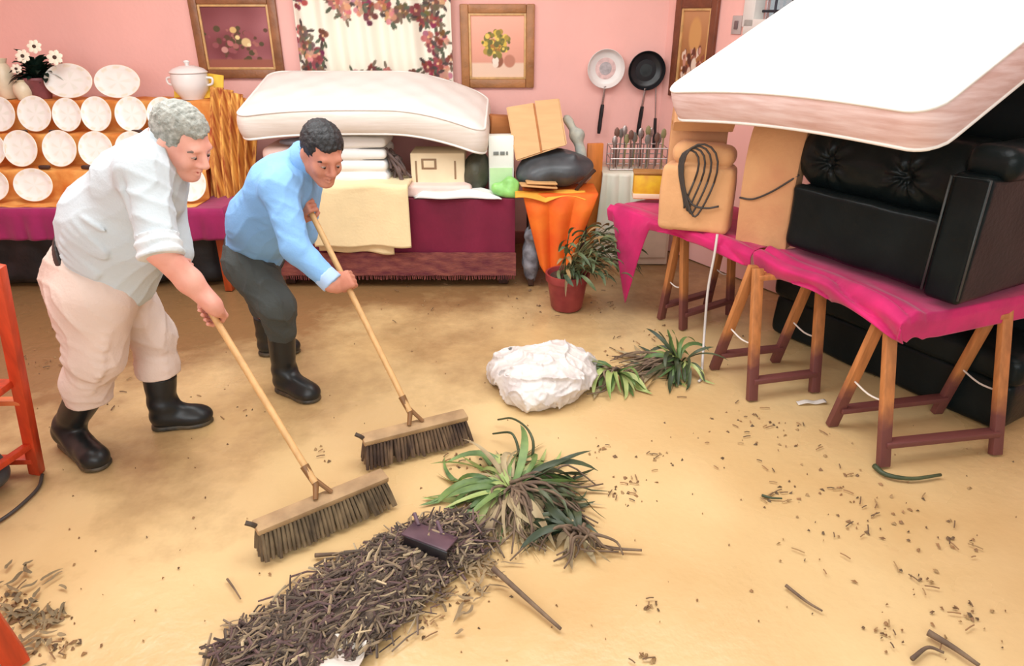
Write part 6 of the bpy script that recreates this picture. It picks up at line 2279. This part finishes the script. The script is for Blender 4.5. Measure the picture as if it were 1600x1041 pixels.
cols_ = [(138, 104, 72), (118, 92, 66), (156, 118, 80), (100, 80, 60), (164, 132, 90)]
clus = [(935, 700, 18, 8), (985, 760, 42, 26), (1020, 715, 40, 14), (1015, 945, 18, 9), (1010, 1025, 20, 8), (1215, 770, 26, 10), (1330, 770, 40, 14), (1390, 985, 40, 16), (1440, 910, 40, 12),
        (1500, 850, 60, 14), (1300, 800, 120, 30), (1200, 700, 120, 30), (1250, 680, 60, 14), (1400, 830, 130, 34), (1520, 960, 60, 20), (40, 960, 50, 40), (90, 1010, 40, 26), (20, 930, 25, 20), (505, 710, 25, 7), (170, 600, 60, 16),
        (200, 540, 80, 16), (60, 560, 40, 14), (940, 470, 60, 20), (1000, 520, 40, 16), (830, 470, 60, 14), (640, 480, 110, 14), (660, 980, 40, 14), (690, 930, 40, 24), (720, 720, 30, 18), (960, 560, 40, 14), (1150, 660, 60, 16), (350, 640, 60, 8), (740, 900, 40, 20)]
for x, y, s, n in clus:
    for i in range(n):
        p = G(x + RNG.normal(0, s * 0.55), y + RNG.normal(0, s * 0.30))
        if p[0] > wall_x(p[1]) - 0.12 or p[1] > 5.2:
            continue
        if RNG.uniform() < 0.3:
            an = RNG.uniform(0, PI)
            d = A(math.cos(an), math.sin(an), 0) * RNG.uniform(0.008, 0.024)
            t_ = tube([p - d + A(0, 0, 0.003), p + A(0, 0, 0.005), p + d + A(0, 0, 0.003)], 0.0022, 5)
            lit.append(t_)
            lc.append(np.repeat(np.array(cols_[RNG.integers(5)], float)[None], len(t_[0]), 0))
        else:
            speck(p, RNG.uniform(0.005, 0.017), cols_[RNG.integers(5)])
for i in range(160):
    p = G(RNG.uniform(30, 1590), RNG.uniform(480, 1035))
    if p[0] > wall_x(p[1]) - 0.12:
        continue
    speck(p, RNG.uniform(0.003, 0.009), cols_[RNG.integers(5)])
V, F = join(lit)
tag(obj('mud_litter', (V, F), vmat('mud_litter', 0.75), cols=lin(np.clip(np.concatenate(lc), 0, 255))), 'scattered dark leaf bits and crumbs strewn over the muddy floor', 'litter', kind='stuff')
# swept debris in the lower left corner
lv = []
for i in range(60):
    p = G(RNG.normal(40, 30), RNG.normal(965, 36))
    an = RNG.uniform(0, 2 * PI)
    lv.append(blade(A(p[0], p[1], 0.010), A(math.cos(an), math.sin(an), RNG.uniform(0, 0.5)), RNG.uniform(0.03, 0.08), RNG.uniform(0.008, 0.016), 2.4, RNG.normal(0, 1), 6))
tag(obj('leaf_litter', join(lv), mat('brown_litter_leaf', (92, 80, 56), 0.7, scale=8, col2=(150, 128, 92)), sharp=None), 'matted brown leaf litter in the lower left corner by the stool leg', 'leaves', kind='stuff')
lv = []
for i in range(70):
    p = G(RNG.normal(725, 30), RNG.normal(885, 36))
    an = RNG.uniform(0, 2 * PI)
    lv.append(blade(A(p[0], p[1], 0.012), A(math.cos(an), math.sin(an), RNG.uniform(0, 0.5)), RNG.uniform(0.03, 0.09), RNG.uniform(0.006, 0.014), 2.4, RNG.normal(0, 1), 6))
tag(obj('leaf_litter', join(lv), mat('tan_litter_leaf', (112, 92, 66), 0.7, scale=8, col2=(160, 136, 100)), sharp=None), 'matted tan leaf litter between the twig heap and the large uprooted plant', 'leaves', kind='stuff')
